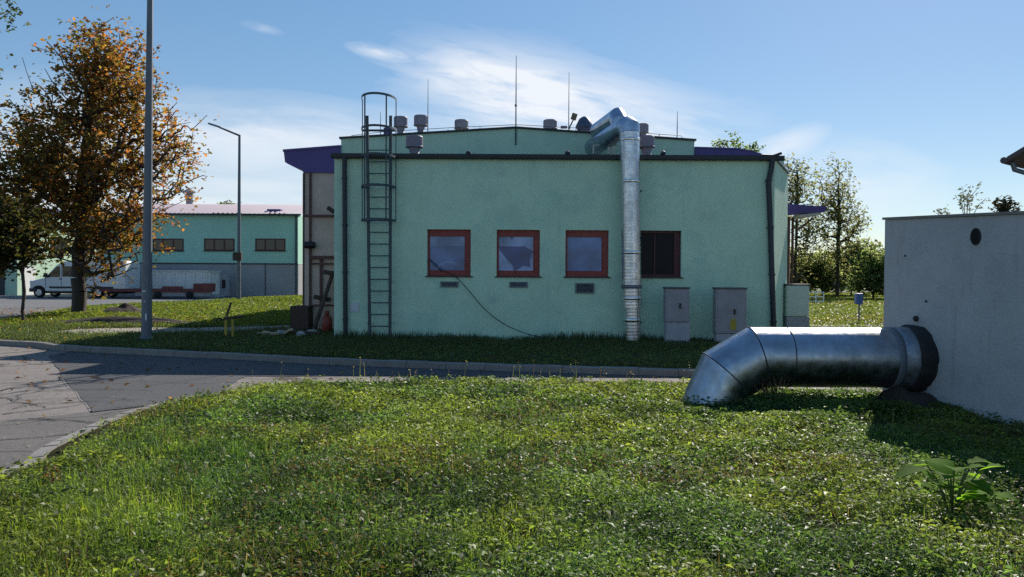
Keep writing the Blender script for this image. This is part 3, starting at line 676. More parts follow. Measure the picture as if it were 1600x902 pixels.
for py in (246, 293, 345, 440, 505):
    for px in (575, 610): MB().beam(P(px, py, YL), P(px, py, YF+.0), .03, .04).build('wall_bracket', M['steel'], lad)

# ------------------------------------------------------------------ spiral duct on the facade and over the roof
YD = YF-.42
duct = thing('exhaust_duct', 'ribbed silver spiral duct climbing the green wall and bending over the roof', 'duct', (P(988, 541, YD).x, YD, 0))
r1 = .245
top = P(983.5, 207, YD); mid = P(985, 360, YD); bot = P(987.5, 480, YD); end = P(988.5, 545, YD); end.z = -.05
def ribbed(a, b, r_, pitch=.08, amp=.0032):
    L = (b-a).length; n = int(L/pitch*2); pts = [a.lerp(b, k/n) for k in range(n+1)]
    return MB().tube(pts, [r_*(1+(amp if k % 2 else -amp)) for k in range(n+1)], 28, smooth=False)
ribbed(top, bot, r1).build('spiral_pipe', M['spiral'], duct)
ribbed(bot-Vector((0, 0, -.02)), end, r1*.82).build('lower_pipe', M['spiral'], duct)
for py, k, m_ in ((284, 1.05, 'band'), (395, 1.05, 'band'), (448, 1.07, 'pole'), (466, 1.05, 'band'), (500, .9, 'band'), (219, 1.03, 'band')):
    p = P(984+4*(py-207)/334, py, YD); MB().lathe(p, [(r1*k-.02, -.05), (r1*k, -.035), (r1*k, .035), (r1*k-.02, .05)], 32, True).build('clamp_band', M[m_], duct)
for py in (296, 402, 505):
    p = P(986, py, YD); MB().beam(p+Vector((.1, 0, 0)), Vector((p.x+.33, YF, p.z)), .03, .04).build('wall_bracket', M['steel'], duct)
zh = P(975, 197, YD).z
MB().tube([top-Vector((0, 0, .02)), top+Vector((-.004, .015, zh-top.z-.06)), Vector((top.x-.045, YD+.17, zh+.02)), Vector((top.x-.11, YD+.50, zh+.02))], r1*1.05, 48).build('elbow', M['galv_roof'], duct)
es = bpy.data.objects['elbow'].modifiers.new('split', 'EDGE_SPLIT'); es.split_angle = R(14)
MB().tube([Vector((top.x-.10, YD+.42, zh+.02)), Vector((P(927, 231, 22.5).x, 22.52, zh))], r1*1.03, 36).build('roof_pipe', M['galv_roof'], duct)
z2 = P(968, 181, 20.3).z
MB().tube([Vector((top.x-.10, 20.25, zh)), Vector((top.x-.11, 20.28, z2-.16)), Vector((top.x-.15, 20.45, z2)), Vector((P(935, 203, 22.3).x, 22.3, z2)), Vector((P(930, 214, 24.2).x, 24.4, z2))], r1*.94, 48).build('upper_roof_pipe', M['galv_roof'], duct)
es = bpy.data.objects['upper_roof_pipe'].modifiers.new('split', 'EDGE_SPLIT'); es.split_angle = R(14)
for px, py0, py1 in ((927, 227, 241), (951, 211, 241), (957, 227, 241)):
    a, b = P(px, py0, 20.9), P(px, py1, 20.9); sb = MB(); sb.beam(a, b, .035, .035); sb.beam(a, a+Vector((.16, 0, .0)), .03, .03); sb.build('pipe_stand', M['soffit'], duct)

# ------------------------------------------------------------------ roof furniture
def roof_vent(label, px, cap_y0, cap_y1, neck_y, capw, neckw, y, group='mushroom vents on the roof'):
    b = P(px, neck_y, y); o = thing('roof_vent', label, 'roof vent', b, group); k = y/1200
    zc0, zc1 = P(px, cap_y1, y).z, P(px, cap_y0, y).z; rc, rn = capw*k/2, neckw*k/2
    MB().lathe((b.x, y, b.z-.25), [(rn*1.12, 0), (rn*1.12, .25), (rn*.8, .27), (rn, zc0-b.z+.25)], 20, True).build('neck', M['vent'], o)
    MB().lathe((b.x, y, zc0), [(rn, .0), (rc*1.03, .0), (rc*1.03, .03), (rc*.98, .035), (rc*.98, zc1-zc0-.03), (rc*.9, zc1-zc0), (0.01, zc1-zc0+.015)], 20).build('cap', M['vent'], o, bevel=.008)
roof_vent('grey mushroom vent right beside the top of the ladder cage', 626, 183, 199, 211, 22, 13, 24.5)
roof_vent('tall grey mushroom vent next to the short left lightning rod wire', 657.5, 181, 197, 208, 22, 13, 24.5)
roof_vent('grey mushroom vent on the low front roof, right of the ladder', 647.5, 213, 231, 243, 27, 18, 21.0)
roof_vent('squat grey vent alone on the left slope of the gable', 721, 188, 202, 206, 22, 12, 23.6)
roof_vent('squat grey vent on the right slope of the gable beside the roof lamp', 859.5, 188, 202, 205, 22, 12, 23.6)
roof_vent('grey vent mostly hidden behind the silver duct, above the broader one', 1004, 194, 208, 214, 19, 12, 24.0)
roof_vent('broad grey vent on the low front roof, right of the silver duct', 1010, 213, 231, 244, 25, 18, 21.0)
b = P(913, 208, 24); o = thing('turbine_vent', 'dark blue pointed turbine cowl on the gable left of the silver duct', 'roof vent', b)
MB().lathe(b-Vector((0, 0, .3)), [(.2, 0), (.2, .3), (.23, .36)], 18).build('base', M['vent'], o)
MB().lathe(b, [(.20, .04), (.27, .18), (.26, .24), (.16, .44), (.07, .50), (.01, .52)], 18, True).build('cowl', M['vent_blue'], o); MB().lathe(b, [(.2, .15), (.28, .16), (.28, .2), (.2, .21)], 18).build('rim', M['vent_blue'], o)
b = P(605, 214, 23.2); o = thing('roof_box', 'small dark purple box on the parapet inside the ladder cage outline', 'box', b)
MB().obox(b+Vector((0, 0, .12)), (.19, .2, .28)).build('housing', M['purple'], o, bevel=.01); MB().obox(b+Vector((.02, 0, .29)), (.13, .16, .06)).build('lid', M['purple'], o)
def rod(label, px, y0, y1, y, r=.012, knob=None):
    a, b = P(px, y1, y), P(px, y0, y); b.x = a.x; o = thing('lightning_rod', label, 'lightning rod', a, 'lightning rods on the roof')
    MB().tube([a-Vector((0, 0, .1)), a.lerp(b, .45), b], [r*1.3, r, r*.5], 8).build('rod', M['rod'], o)
    MB().lathe(a, [(.05, -.1), (.05, .02), (.02, .05)], 10).build('foot', M['rod'], o)
    if knob: MB().lathe(P(px, knob, y), [(.02, -.04), (.04, 0), (.02, .04)], 10, True).build('joint', M['rod'], o)
rod('short thin lightning rod seen through the ladder cage', 594.5, 175, 214, 23.0, .011)
rod('thin lightning rod behind the pair of tall grey vents', 668.5, 124, 208, 24.5, .012)
rod('tallest lightning rod, at the peak of the gable', 806, 87, 201, YH+.15, .016, 165)
rod('thin lightning rod beside the small roof lamp', 888.5, 113, 205, 24.0, .012)
rod('short lightning rod near the right end of the gable', 1058, 174, 217, 23.4, .013)
ln = MB(); pr = [P(*p, YH+.25) for p in ((546, 217), (550, 212), (600, 206), (700, 200), (806, 195), (950, 203), (1030, 210), (1064, 212), (1067, 217))]
ln.tube(pr, .009, 5)
for t in (600, 650, 700, 750, 850, 900, 1030):
    zc = 219-(t-533)*18/273 if t < 806 else 201+(t-806)*17.5/279
    ln.tube([P(t, zc, YH+.25), P(t, zc-5.5, YH+.25)], .012, 5)
tag(ln.build('lightning_wire', M['rod']), 'thin lightning protection wire on clips along the gable top', 'wire')
b = P(889, 205, 24.2); o = thing('roof_lamp', 'small floodlight on a bent post by the turbine cowl', 'floodlight', b)
MB().tube([b-Vector((0, 0, .1)), b+Vector((.02, 0, .12)), P(896, 187, 24.2)], .022, 8).build('post', M['pole'], o)
MB().obox(P(897, 182.5, 24.2), (.17, .1, .2), Matrix.Rotation(R(18), 3, 'Y')).build('lamp_head', M['wood'], o, bevel=.01)
MB().obox(P(881, 199, 24.2), (.2, .12, .07)).build('control_box', M['vent'], o)

# cable trailing out of the first window
cb = MB(); cps = [P(671, 405, YF-.02), P(690, 421, YF-.06), P(712, 433, YF-.09), P(733, 455, YF-.1), P(757, 483, YF-.12), P(785, 505, YF-.2), P(815, 519, YF-.3), P(842, 526, YF-.4), P(880, 532, YF-.5)]
cb.tube(smooth_line(cps, 5), .011, 6); cb.tube(smooth_line([P(671, 407, YF-.03), P(682, 418, YF-.05), P(690, 424, YF-.04), P(688, 424, YF+.06)], 5), .009, 6)
tag(cb.build('cable', M['black']), 'black cable sagging from the left window to the ground along the green wall', 'cable')

# ------------------------------------------------------------------ cabinets by the wall
def cabinet(label, px0, px1, py0, pys, pyb, y, mbody, plug=True, yellow=False, dz=.32, group=None):
    a, b = P(px0, py0, y), P(px1, py0, y); base = Vector(((a.x+b.x)/2, y, 0)); o = thing('utility_cabinet', label, 'cabinet', base, group)
    zs_ = P((px0+px1)/2, pys, y).z; zt_ = a.z; w = b.x-a.x
    MB().box(base.x-w/2, base.x+w/2, y, y+dz, zs_+.006, zt_-.03).build('door_housing', M[mbody], o, bevel=.02)
    MB().box(base.x-w/2-.02, base.x+w/2+.02, y-.02, y+dz+.02, zt_-.03, zt_+.012).build('lid', M['cabinet_cap'], o, bevel=.012)
    MB().box(base.x-w/2+.025, base.x+w/2+.02, y+.02, y+dz-.02, -.05, zs_).build('plinth', M['cabinet_base'], o, bevel=.01)
    MB().box(base.x-w/2+.04, base.x+w/2-.04, y-.008, y-.001, zs_+.06, zt_-.08).build('door', M[mbody], o, bevel=.004)
    if plug: MB().obox((base.x+w*.1, y-.03, (zs_+zt_)/2-.02), (.035, .05, .13)).build('handle', M['black'], o, bevel=.006)
    if yellow: MB().prism([(base.x+w*.06+x_, zs_+.25+z_) for x_, z_ in ((-.06, -.15), (.06, -.15), (.08, 0), (.05, .12), (-.05, .12), (-.08, 0))], y-.02, y-.009).build('warning_sticker', M['yellow'], o)
cabinet('narrow grey meter cabinet on a pale plinth right of the duct', 1040.5, 1077.5, 449.5, 504, 541, 18.75, 'cabinet')
cabinet('wide grey cabinet with a yellow sticker, half behind the silver elbow pipe', 1119, 1167, 450, 522, 541, 18.75, 'cabinet', yellow=True)
cabinet('pale green cabinet standing past the right corner of the building', 1229, 1265, 444.5, 495, 523, 21.6, 'cabinet_green', plug=False, dz=.5)

# ------------------------------------------------------------------ big silver elbow pipe in front
YP = 9.71
pipe = thing('elbow_pipe', 'large shiny galvanised elbow pipe from concrete shed into the grass', 'pipe', (P(1098, 640, YP).x, YP, 0))
k = YP/1200; rp_ = 46.5*k
c0, c1, c2, c3 = P(1440, 558, YP), P(1182, 558, YP), P(1135.5, 584.6, YP), P(1094, 674, YP)
c0.z = c1.z
def mp(a, b, c, nm, trim=0.0):
    """one straight pipe length between two mitre planes"""
    MB().tube([a, b, c], rp_, 48, caps=False)
full = MB().tube([c0, P(1230, 558, YP).lerp(Vector((P(1230, 558, YP).x, YP, c1.z)), 1), c1, c2, c3], rp_, 64)
pw = full.build('pipe_wall', M['galv'], pipe)
es = pw.modifiers.new('split', 'EDGE_SPLIT'); es.split_angle = R(14)
def ring_at(p, b, rr, w=.012):
    b = b.normalized(); x_ = Vector((0, 1, 0)); y_ = b.cross(x_).normalized()
    return p, b, x_, y_
for p, t0, t1 in ((c1, Vector((-1, 0, 0)), (c2-c1).normalized()), (c2, (c2-c1).normalized(), (c3-c2).normalized())):
    b = (t0+t1).normalized(); pts = []
    for i in range(49):
        a = 2*math.pi*i/48; wv = Vector((0, 1, 0))*math.cos(a)+t0.cross(Vector((0, 1, 0)))*math.sin(a); wv *= rp_*1.004
        pts.append(p+wv-t0*(wv.dot(b)/t0.dot(b)))
    seam = MB()
    for s0, s1 in zip(pts[:-1], pts[1:]): seam.tube([s0, s1], .0075, 6, caps=False)
    seam.build('mitre_seam', M['reveal'], pipe)
xx = P(1228, 558, YP).x
pts = [Vector((xx, YP+rp_*1.004*math.cos(a), c1.z+rp_*1.004*math.sin(a))) for a in np.linspace(0, 2*math.pi, 49)]
seam = MB()
for s0, s1 in zip(pts[:-1], pts[1:]): seam.tube([s0, s1], .006, 6, caps=False)
seam.build('pipe_seam', M['reveal'], pipe)
# riveted flange, cuff and rubber collar near the wall
xb0, xb1, xc, xw = P(1383, 558, YP).x, P(1394, 558, YP).x, P(1414, 558, YP).x, P(1450, 558, YP).x
fl = MB(); fl.lathe((xb0, YP, c1.z), [(rp_*.99, 0), (rp_*1.025, .004), (rp_*1.025, xb1-xb0-.004), (rp_*.99, xb1-xb0)], 48, True, 'x')
for i in range(36):
    a = 2*math.pi*i/36; fl.lathe((xb0+(xb1-xb0)/2, YP+rp_*1.03*math.cos(a), c1.z+rp_*1.03*math.sin(a)), [(.008, -.006), (.008, .006)], 6)
fl.build('riveted_band', M['pole'], pipe)
MB().lathe((xb1, YP, c1.z), [(rp_*.99, 0), (rp_*1.03, .02), (rp_*1.045, xc-xb1)], 48, True, 'x').build('cuff', M['galv_cuff'], pipe)
rb = MB(); n = 48; vs = []; fs = []
prof = [(rp_*1.03, 0), (rp_*1.10, .008), (rp_*1.14, .05), (rp_*1.13, .12), (rp_*1.15, .2), (rp_*1.10, xw-xc+.14)]
rr = random.Random(4); jit = [1+rr.uniform(-.03, .03) for _ in range(n)]
for r_, x_ in prof:
    for i in range(n):
        a = 2*math.pi*i/n; vs.append((xc+x_, YP+r_*jit[i]*math.cos(a), c1.z+r_*jit[i]*math.sin(a)))
for j in range(len(prof)-1):
    for i in range(n): fs.append((j*n+i, j*n+(i+1) % n, (j+1)*n+(i+1) % n, (j+1)*n+i))
rb.add(vs, fs, True); rb.build('rubber_collar', M['rubber'], pipe)

# ------------------------------------------------------------------ concrete shed on the right
SA, SB = Vector((4.99, 10.3, 0)), Vector((5.72, 6.2, 0))
n_ = Vector((-(SB-SA).y, (SB-SA).x, 0)).normalized()      # points to the right, into the shed
if n_.x < 0: n_ = -n_
shed = thing('concrete_shed', 'grey weathered concrete shed with round wall hole at the right edge', 'shed', SA)
z0s, z1s = P(1381, 344, 10.3).z, 1.65+(433-331)*6.2/1200*1.0+.02
def sloped(a, b, c, d, zb0, za, zb):
    return [(a.x, a.y, zb0), (b.x, b.y, zb0), (c.x, c.y, zb0), (d.x, d.y, zb0), (a.x, a.y, za), (b.x, b.y, zb), (c.x, c.y, zb), (d.x, d.y, za)]
SC, SD = SB+n_*4.2, SA+n_*4.2
z1s = 2.24
MB().add(sloped(SA, SB, SC, SD, -.15, z0s, z1s), [(3, 2, 1, 0), (4, 5, 6, 7), (0, 1, 5, 4), (1, 2, 6, 5), (2, 3, 7, 6), (3, 0, 4, 7)]).build('wall', M['concrete_shed'], shed)
ov = .025; t_ = (SB-SA).normalized()
a, b, c, d = SA-n_*ov-t_*ov, SB-n_*ov, SC, SD-t_*ov
rv = sloped(a, b, c, d, 0, z0s+.035, z1s+.035)
for i, zz in ((0, z0s+.004), (1, z1s+.004), (2, z1s+.004), (3, z0s+.004)): rv[i] = (rv[i][0], rv[i][1], zz)
MB().add(rv, [(3, 2, 1, 0), (4, 5, 6, 7), (0, 1, 5, 4), (1, 2, 6, 5), (2, 3, 7, 6), (3, 0, 4, 7)]).build('roof_slab', M['kerb'], shed)
def wall_pt(px, py):                                    # the pixel's point on the shed's long wall
    d = ray(px, py); nn = n_; return CAM+d*((SA-CAM).dot(nn)/d.dot(nn))
Mw = Matrix((t_, n_, Vector((0, 0, 1)))).transposed()
hc = wall_pt(1525, 370); hm = MB(); pts = []
for i in range(24):
    a = 2*math.pi*i/24; pts.append(hc+t_*(.072*math.cos(a))+Vector((0, 0, .092*math.sin(a)))-n_*.004)
inner = [p+n_*.05 for p in pts]
hm.add(pts+inner, [tuple(range(24))]); hm.build('round_hole', M['pane_dark'], shed, recalc=False)
rim = MB()
for p, q in zip(pts, pts[1:]+pts[:1]): rim.tube([p, q], .008, 6, caps=False)
rim.build('hole_rim', M['reveal'], shed)
for px, py, s in ((1433, 498, .035), (1416, 400, .012), (1449, 471, .014)):
    MB().lathe(wall_pt(px, py)+(-n_*.02), [(s*.6, -s), (s, 0), (s*.6, s)], 10, True).build('pipe_stub', M['black'], shed)
# brown masonry block on the roof
a = wall_pt(1573, 336)+n_*.25; bk = MB(); zr = 2.28
bk.add([(p.x, p.y, z) for z in (zr, zr+.17) for p in (a, a+t_*2.2, a+t_*2.2+n_*1.2, a+n_*1.2)], [(3, 2, 1, 0), (4, 5, 6, 7), (0, 1, 5, 4), (1, 2, 6, 5), (2, 3, 7, 6), (3, 0, 4, 7)])
bk.build('roof_upstand', M['roof_tile'], shed)
# house eave peeking in at the right edge
YE = 16.0
e = P(1573, 249, YE); house = thing('house', 'house corner with grey tiled eave and gutter at the right edge above the shed', 'house', (11.2, YE, 0))
ca = Vector((.78, .62, 0)); cb = Vector((.62, -.78, 0))           # along the eave away from us; across, up the slope
o0 = Vector((e.x, YE, e.z))
def hp(a_, b_, z_): q = o0+ca*a_+cb*b_; return (q.x, q.y, o0.z+z_)
MB().add([hp(0, 0, .05), hp(9, 0, .05), hp(9, 4.5, 2.6), hp(0, 4.5, 2.6), hp(0, 0, -.05), hp(9, 0, -.05), hp(9, 4.5, 2.45), hp(0, 4.5, 2.45)],
         [(0, 1, 2, 3), (7, 6, 5, 4), (0, 4, 5, 1), (3, 2, 6, 7), (0, 3, 7, 4), (1, 5, 6, 2)]).build('roof', M['roof_tile'], house)
MB().tube([hp(-.02, -.05, -.02), hp(9, -.05, -.02)], .07, 10).build('gutter', M['roof_tile'], house)
MB().tube([hp(.25, .02, -.05), hp(.27, .06, -.2), hp(.5, .55, -.42), hp(.5, .6, -4.1)], .05, 10).build('downpipe', M['pole'], house)
MB().add([hp(.45, .65, -4.2), hp(9, .65, -4.2), hp(9, 4.4, -4.2), hp(.45, 4.4, -4.2), hp(.45, .65, .25), hp(9, .65, .25), hp(9, 4.4, 2.35), hp(.45, 4.4, 2.35)],
         [(3, 2, 1, 0), (4, 5, 6, 7), (0, 1, 5, 4), (1, 2, 6, 5), (2, 3, 7, 6), (3, 0, 4, 7)]).build('wall', M['white_wall'], house)

# ------------------------------------------------------------------ far hall on the left with corrugated barrel roof
YG = 56.0
hall = thing('far_hall', 'long mint green hall with corrugated roof and grey concrete plinth behind lamp', 'building', (P(350, 463, YG).x, YG, 0))
hx1 = P(465.5, 400, YG).x; hx0 = P(150, 400, YG).x
zp = P(440, 413, YG).z; ze = P(440, 336.5, YG).z
MB().box(hx0, hx1, YG, YG+22, zp+.02, ze).build('wall', M['stucco_far'], hall)
MB().box(hx0, hx1+.04, YG-.06, YG+22, -.1, zp).build('plinth', M['concrete'], hall)
MB().box(hx0, hx1+.03, YG-.1, YG-.062, zp-.03, zp+.06).build('drip_edge', M['gutter'], hall)
pj = P(415, 440, YG); MB().box(pj.x-.03, pj.x+.03, YG-.08, YG-.062, 0, zp-.05).build('plinth_joint', M['reveal'], hall)
rf = MB(); zr0 = ze+.05; zr1 = P(440, 321.5, YG+7).z
arc = [(YG-.35+8.5*t, zr0+(zr1-zr0)*math.sin(min(1, t*1.0)*math.pi/2)) for t in np.linspace(0, 1, 9)]
nseg = int((hx1+.3-hx0)/.17)
vs = []; fs = []
for i in range(nseg+1):
    x = hx0+(hx1+.3-hx0)*i/nseg; dz = .10*(i % 2)
    for y_, z_ in arc: vs.append((x, y_, z_+dz))
for i in range(nseg):
    for j in range(8): fs.append((i*9+j, (i+1)*9+j, (i+1)*9+j+1, i*9+j+1))
rf.add(vs, fs); rf.build('corrugated_roof', M['roofpink'], hall, recalc=False)
MB().box(hx0, hx1+.3, YG-.42, YG-.3, ze-.05, ze+.08).build('gutter', M['gutter'], hall)
MB().box(hx0, hx1+.2, YG-.3, YG+.0, ze-.02, ze+.03).build('soffit', M['gutter'], hall)
def fwin(px0, py0, px1, py1, nm=3):
    a, b, c, d = rect(px0, py0, px1, py1, YG); f = MB(); w = .09
    f.box(a, b, YG-.03, YG+.01, d-w, d); f.box(a, b, YG-.03, YG+.01, c, c+w); f.box(a, a+w, YG-.029, YG+.011, c+w, d-w); f.box(b-w, b, YG-.029, YG+.011, c+w, d-w)
    for k_ in range(1, nm): x = a+(b-a)*k_/nm; f.box(x-.05, x+.05, YG-.028, YG+.012, c+w, d-w)
    o = f.build('window', M['frame_dark'], hall); MB().box(a+w, b-w, YG-.012, YG-.004, c+w, d-w).build('pane', M['glass_far'], o)
    MB().box(a-.06, b+.06, YG-.09, YG-.031, c-.05, c+.0).build('sill', M['gutter'], o)
for w in ((399, 373, 446, 392), (319, 373, 366.5, 392), (239, 373, 287, 392), (160, 373, 207, 392)): fwin(*w)
MB().box(P(463, 400, YG).x-.05, P(463, 400, YG).x+.05, YG-.12, YG-.02, 0, ze).build('downpipe', M['steel'], hall)
a = P(470, 380, YG); MB().box(hx1+.005, hx1+.03, YG+1.6, YG+3.2, P(460, 394, YG).z, P(460, 375, YG).z).build('side_window', M['glass_far'], hall)
a, b = P(413, 335, YG), P(434, 328, YG); MB().box(a.x, b.x, YG+.6, YG+1.8, zr0+.05, b.z+.1).build('skylight', M['purple'], hall)
a = P(304, 321, YG+9); b = P(304, 298, YG+9); MB().lathe((a.x, YG+8, a.z-.6), [(.28, 0), (.28, .6+(b.z-a.z)*.72), (.5, .62+(b.z-a.z)*.76), (.5, .6+(b.z-a.z)*.86), (.2, .6+(b.z-a.z))], 12).build('vent_stack', M['cabinet'], hall)

# pale green building at the far left behind the tree
Xc = P(27, 440, 55).x
pb = thing('pale_green_building', 'pale green building with white door behind the autumn tree', 'building', (Xc, 55, 0))
MB().box(Xc-18, Xc, 55, 76, -.1, 6.2).build('wall', M['stucco_pale'], pb)
MB().box(Xc-18.2, Xc+.25, 54.8, 76.2, 6.2, 6.5).build('roof', M['purple'], pb)
MB().box(Xc+.003, Xc+.06, 55.6, 57.0, 0, 2.1).build('door', M['white'], pb)
MB().box(Xc-7, Xc-.9, 54.94, 54.998, 0, 3.6).build('dark_opening', M['gutter'], pb)  # flat dark panel painting the shade inside an opening
for yy in (59, 63, 67): MB().box(Xc+.003, Xc+.05, yy, yy+2, 3.2, 4.4).build('window', M['glass_far'], pb)

# ------------------------------------------------------------------ street lamps
def lamp(label, bx, by, h, r0, r1, arm, lean=0.0, box=False, sticker=False):
    o = thing('street_lamp', label, 'street lamp', (bx, by, 0), 'tapered steel street lamps')
    pm = MB(); pm.tube([(bx, by, -.2), (bx+lean*h, by, h)], [r0, r1], 10, smooth=False); pm.build('pole', M['pole'], o)
    MB().lathe((bx, by, 0), [(r0*1.35, -.05), (r0*1.35, .04), (r0*1.05, .08)], 12).build('base_collar', M['pole'], o)
    tx = bx+lean*h; MB().tube([(tx, by, h-.04), (tx+arm*.86, by-.2, h+.42)], [r1*.9, r1*.75], 8).build('arm', M['pole'], o)
    Mh = Matrix.Rotation(R(math.degrees(math.atan2(.42, abs(arm)))*(1 if arm > 0 else -1)*-1), 3, 'Y')
    MB().obox((tx+arm*1.05, by-.22, h+.52), (.75, .28, .10), Mh).build('lamp_head', M['pole'], o, bevel=.03)
    if box: MB().obox((bx-.03, by-.12, P(371, 401, by).z), (.52, .22, .5)).build('junction_box', M['wood_dark'], o, bevel=.02)
    if sticker:
        for (px, py, w, hh) in ((228.5, 455, .12, .035), (230, 471, .05, .035), (232, 495, .06, .16)):
            q_ = P(px, py, by); MB().obox((q_.x, by-r0*.98, q_.z), (w*.7, .012, hh)).build('sticker', M['label'], o)
b = P(228.5, 533, 18.9)
lamp('thick near grey lamp post leaving the top of the picture', b.x, 18.9, 10.2, .128, .055, -1.4, lean=.0138, sticker=True)
b = G(373, 470); lamp('slim distant lamp post with a box on it before the far hall', b.x, b.y, P(376, 211, b.y).z, .125, .07, -1.35, lean=.005, box=True)

# ------------------------------------------------------------------ vehicles and yard objects
YV = 50.0
def vx(px): return P(px, 460, YV).x
v = thing('panel_van', 'white panel van parked behind the autumn tree, facing left', 'van', (vx(110), YV, 0))
x0v, x1v = vx(46), vx(196); Wv = 2.0
prof = [(x0v, .42), (x0v+.02, .95), (x0v+.25, 1.12), (x0v+1.0, 1.30), (x0v+1.75, 2.12), (x0v+2.2, 2.36), (x0v+3.2, 2.45), (x1v-.1, 2.45), (x1v, 2.3), (x1v, .42)]
wx = [vx(60), vx(153)]
pf = list(prof)
bot = []
for w in reversed(wx):
    for a in np.linspace(0, math.pi, 9): bot.append((w+.44*math.cos(a), .42+.36*math.sin(a)))
vb = MB(); vb.prism(prof+[(x, z) for x, z in bot], YV-.0, YV+Wv); vb.build('body', M['van'], v, bevel=.05)
MB().box(x0v+.6, x1v-.2, YV+.25, YV+Wv-.25, .28, .6).build('underbody', M['black'], v)
for w in wx:
    for yy in (YV+.02, YV+Wv-.24):
        t = MB(); t.lathe((w, yy, .345), [(.22, 0), (.335, .01), (.345, .06), (.345, .18), (.33, .22), (.2, .22)], 24, True, 'y'); tw = t.build('wheel', M['tyre'], v)
        rm = MB(); rm.lathe((w, yy-.012, .345), [(.05, 0), (.205, .004), (.21, .05)], 16, False, 'y')
        for kk in range(5):
            a = 2*math.pi*kk/5; rm.obox((w+.12*math.cos(a), yy-.018, .345+.12*math.sin(a)), (.16, .02, .05), Matrix.Rotation(-a, 3, 'Y'))
        rm.build('rim', M['rim'], tw)
MB().prism([(x0v+1.12, 1.35), (x0v+2.0, 1.35), (x0v+2.0, 2.05), (x0v+1.78, 2.02)], YV-.012, YV-.002).build('side_window', M['glass_far'], v)
MB().prism([(x0v+2.15, 1.38), (x0v+3.0, 1.38), (x0v+3.0, 2.03), (x0v+2.15, 2.08)], YV-.012, YV-.002).build('side_window', M['glass_far'], v)
MB().add([(x0v+.98, YV+.15, 1.36), (x0v+1.66, YV+.15, 2.08), (x0v+1.66, YV+Wv-.15, 2.08), (x0v+.98, YV+Wv-.15, 1.36)], [(0, 1, 2, 3)]).build('windscreen', M['glass_far'], v)
MB().box(x0v+.03, x0v+.35, YV-.015, YV+.2, .92, 1.1).build('headlight', M['label'], v, bevel=.02)
MB().box(x0v-.03, x0v+.5, YV-.02, YV+Wv+.02, .38, .62).build('bumper', M['black'], v, bevel=.04)
MB().box(x0v+1.05, x0v+1.22, YV-.24, YV-.02, 1.32, 1.62).build('mirror', M['black'], v, bevel=.03)
MB().box(x0v+1.3, x1v-.8, YV-.02, YV-.001, .62, .74).build('rubbing_strip', M['black'], v)
MB().box(x0v+1.95, x0v+2.1, YV-.03, YV-.003, 1.2, 1.26).build('door_handle', M['black'], v)
for xx in (x0v+1.05, x0v+2.08, x0v+3.1): MB().box(xx-.012, xx+.012, YV-.004, YV+.004, .6, 2.1).build('door_gap', M['reveal'], v)
# red low loader trailer in front of the container
t = thing('flatbed_trailer', 'red low flatbed trailer standing in front of the white container', 'trailer', (vx(240), YV, 0))
MB().box(vx(160), vx(322), YV-.4, YV+1.6, .42, .62).build('deck', M['red'], t, bevel=.02)
MB().box(vx(306), vx(322), YV-.42, YV+1.6, .621, .98).build('tail_board', M['red'], t)
MB().box(vx(258), vx(290), YV-.42, YV-.36, .621, .80).build('side_board', M['red'], t)
MB().box(vx(215), vx(318), YV-.3, YV+1.5, .16, .415).build('chassis', M['cabinet'], t)
MB().beam((vx(160), YV+.6, .45), (vx(140), YV+.6, .40), .12, .1).build('drawbar', M['red'], t)
for px in (236, 250, 300):
    MB().lathe((vx(px), YV-.42, .24), [(.1, 0), (.235, .01), (.24, .15), (.2, .17)], 18, True, 'y').build('wheel', M['tyre'], t)
# white ribbed container
YK = 52.5
cxa, cxb = P(222, 440, YK).x, P(323, 440, YK).x; zc = P(323, 424.5, YK).z
c = thing('white_container', 'white ribbed open container standing against the grey concrete plinth', 'container', ((cxa+cxb)/2, YK, 0))
MB().box(cxa, cxb, YK, YK+2.2, .18, zc).build('body', M['white'], c)
for i in range(7): x = cxa+.15+(cxb-cxa-.3)*i/6; MB().box(x-.05, x+.05, YK-.07, YK-.002, .2, zc-.08).build('rib', M['white'], c)
for yy in (.1, .75, 1.4, 2.0): MB().box(cxb+.002, cxb+.09, YK+yy, YK+yy+.12, .2, zc-.08).build('rib', M['white'], c)
MB().box(cxa-.05, cxb+.1, YK-.09, YK+2.3, zc, zc+.07).build('top_rail', M['white'], c)
MB().box(cxa, cxb+.5, YK+.1, YK+2.0, .0, .178).build('skid', M['cabinet_base'], c)
o = thing('small_cabinet', 'grey cabinet at the right end of the white container', 'cabinet', (P(347, 462, 54.6).x, 54.6, 0))
a, b, cc, d = rect(339, 428, 353, 462, 54.6); MB().box(a, b, 54.6, 55.3, 0, d).build('housing', M['cabinet_base'], o, bevel=.02); MB().box(b-.26, b-.02, 54.55, 54.598, .6, 1.2).build('panel', M['black'], o)

# yellow gas riser on the verge
yb = P(353, 530, 19.6); gy_ = 19.6
o = thing('gas_riser', 'yellow pair of gas pipes with black valve handle on the verge', 'gas pipe', (yb.x, gy_, 0))
MB().tube([(yb.x, gy_, -.05), (yb.x, gy_, P(353, 492, gy_).z)], .035, 10).build('riser_pipe', M['yellow'], o)
xb = P(363.5, 530, gy_).x; MB().tube([(xb, gy_, -.05), (xb, gy_, P(363, 497, gy_).z)], .032, 10).build('riser_pipe', M['yellow'], o)
MB().tube([P(350, 498, gy_-.03), P(382, 494, gy_-.03)], .035, 8).build('cross_pipe', M['wood_dark'], o)
MB().beam(P(354, 494, gy_), P(361, 473, gy_), .03, .05).build('valve_lever', M['wood_dark'], o)
MB().tube(smooth_line([P(337, 503, gy_), P(340, 498, gy_), P(345, 498, gy_), P(352, 502, gy_)], 4), .02, 6).build('hose', M['black'], o)
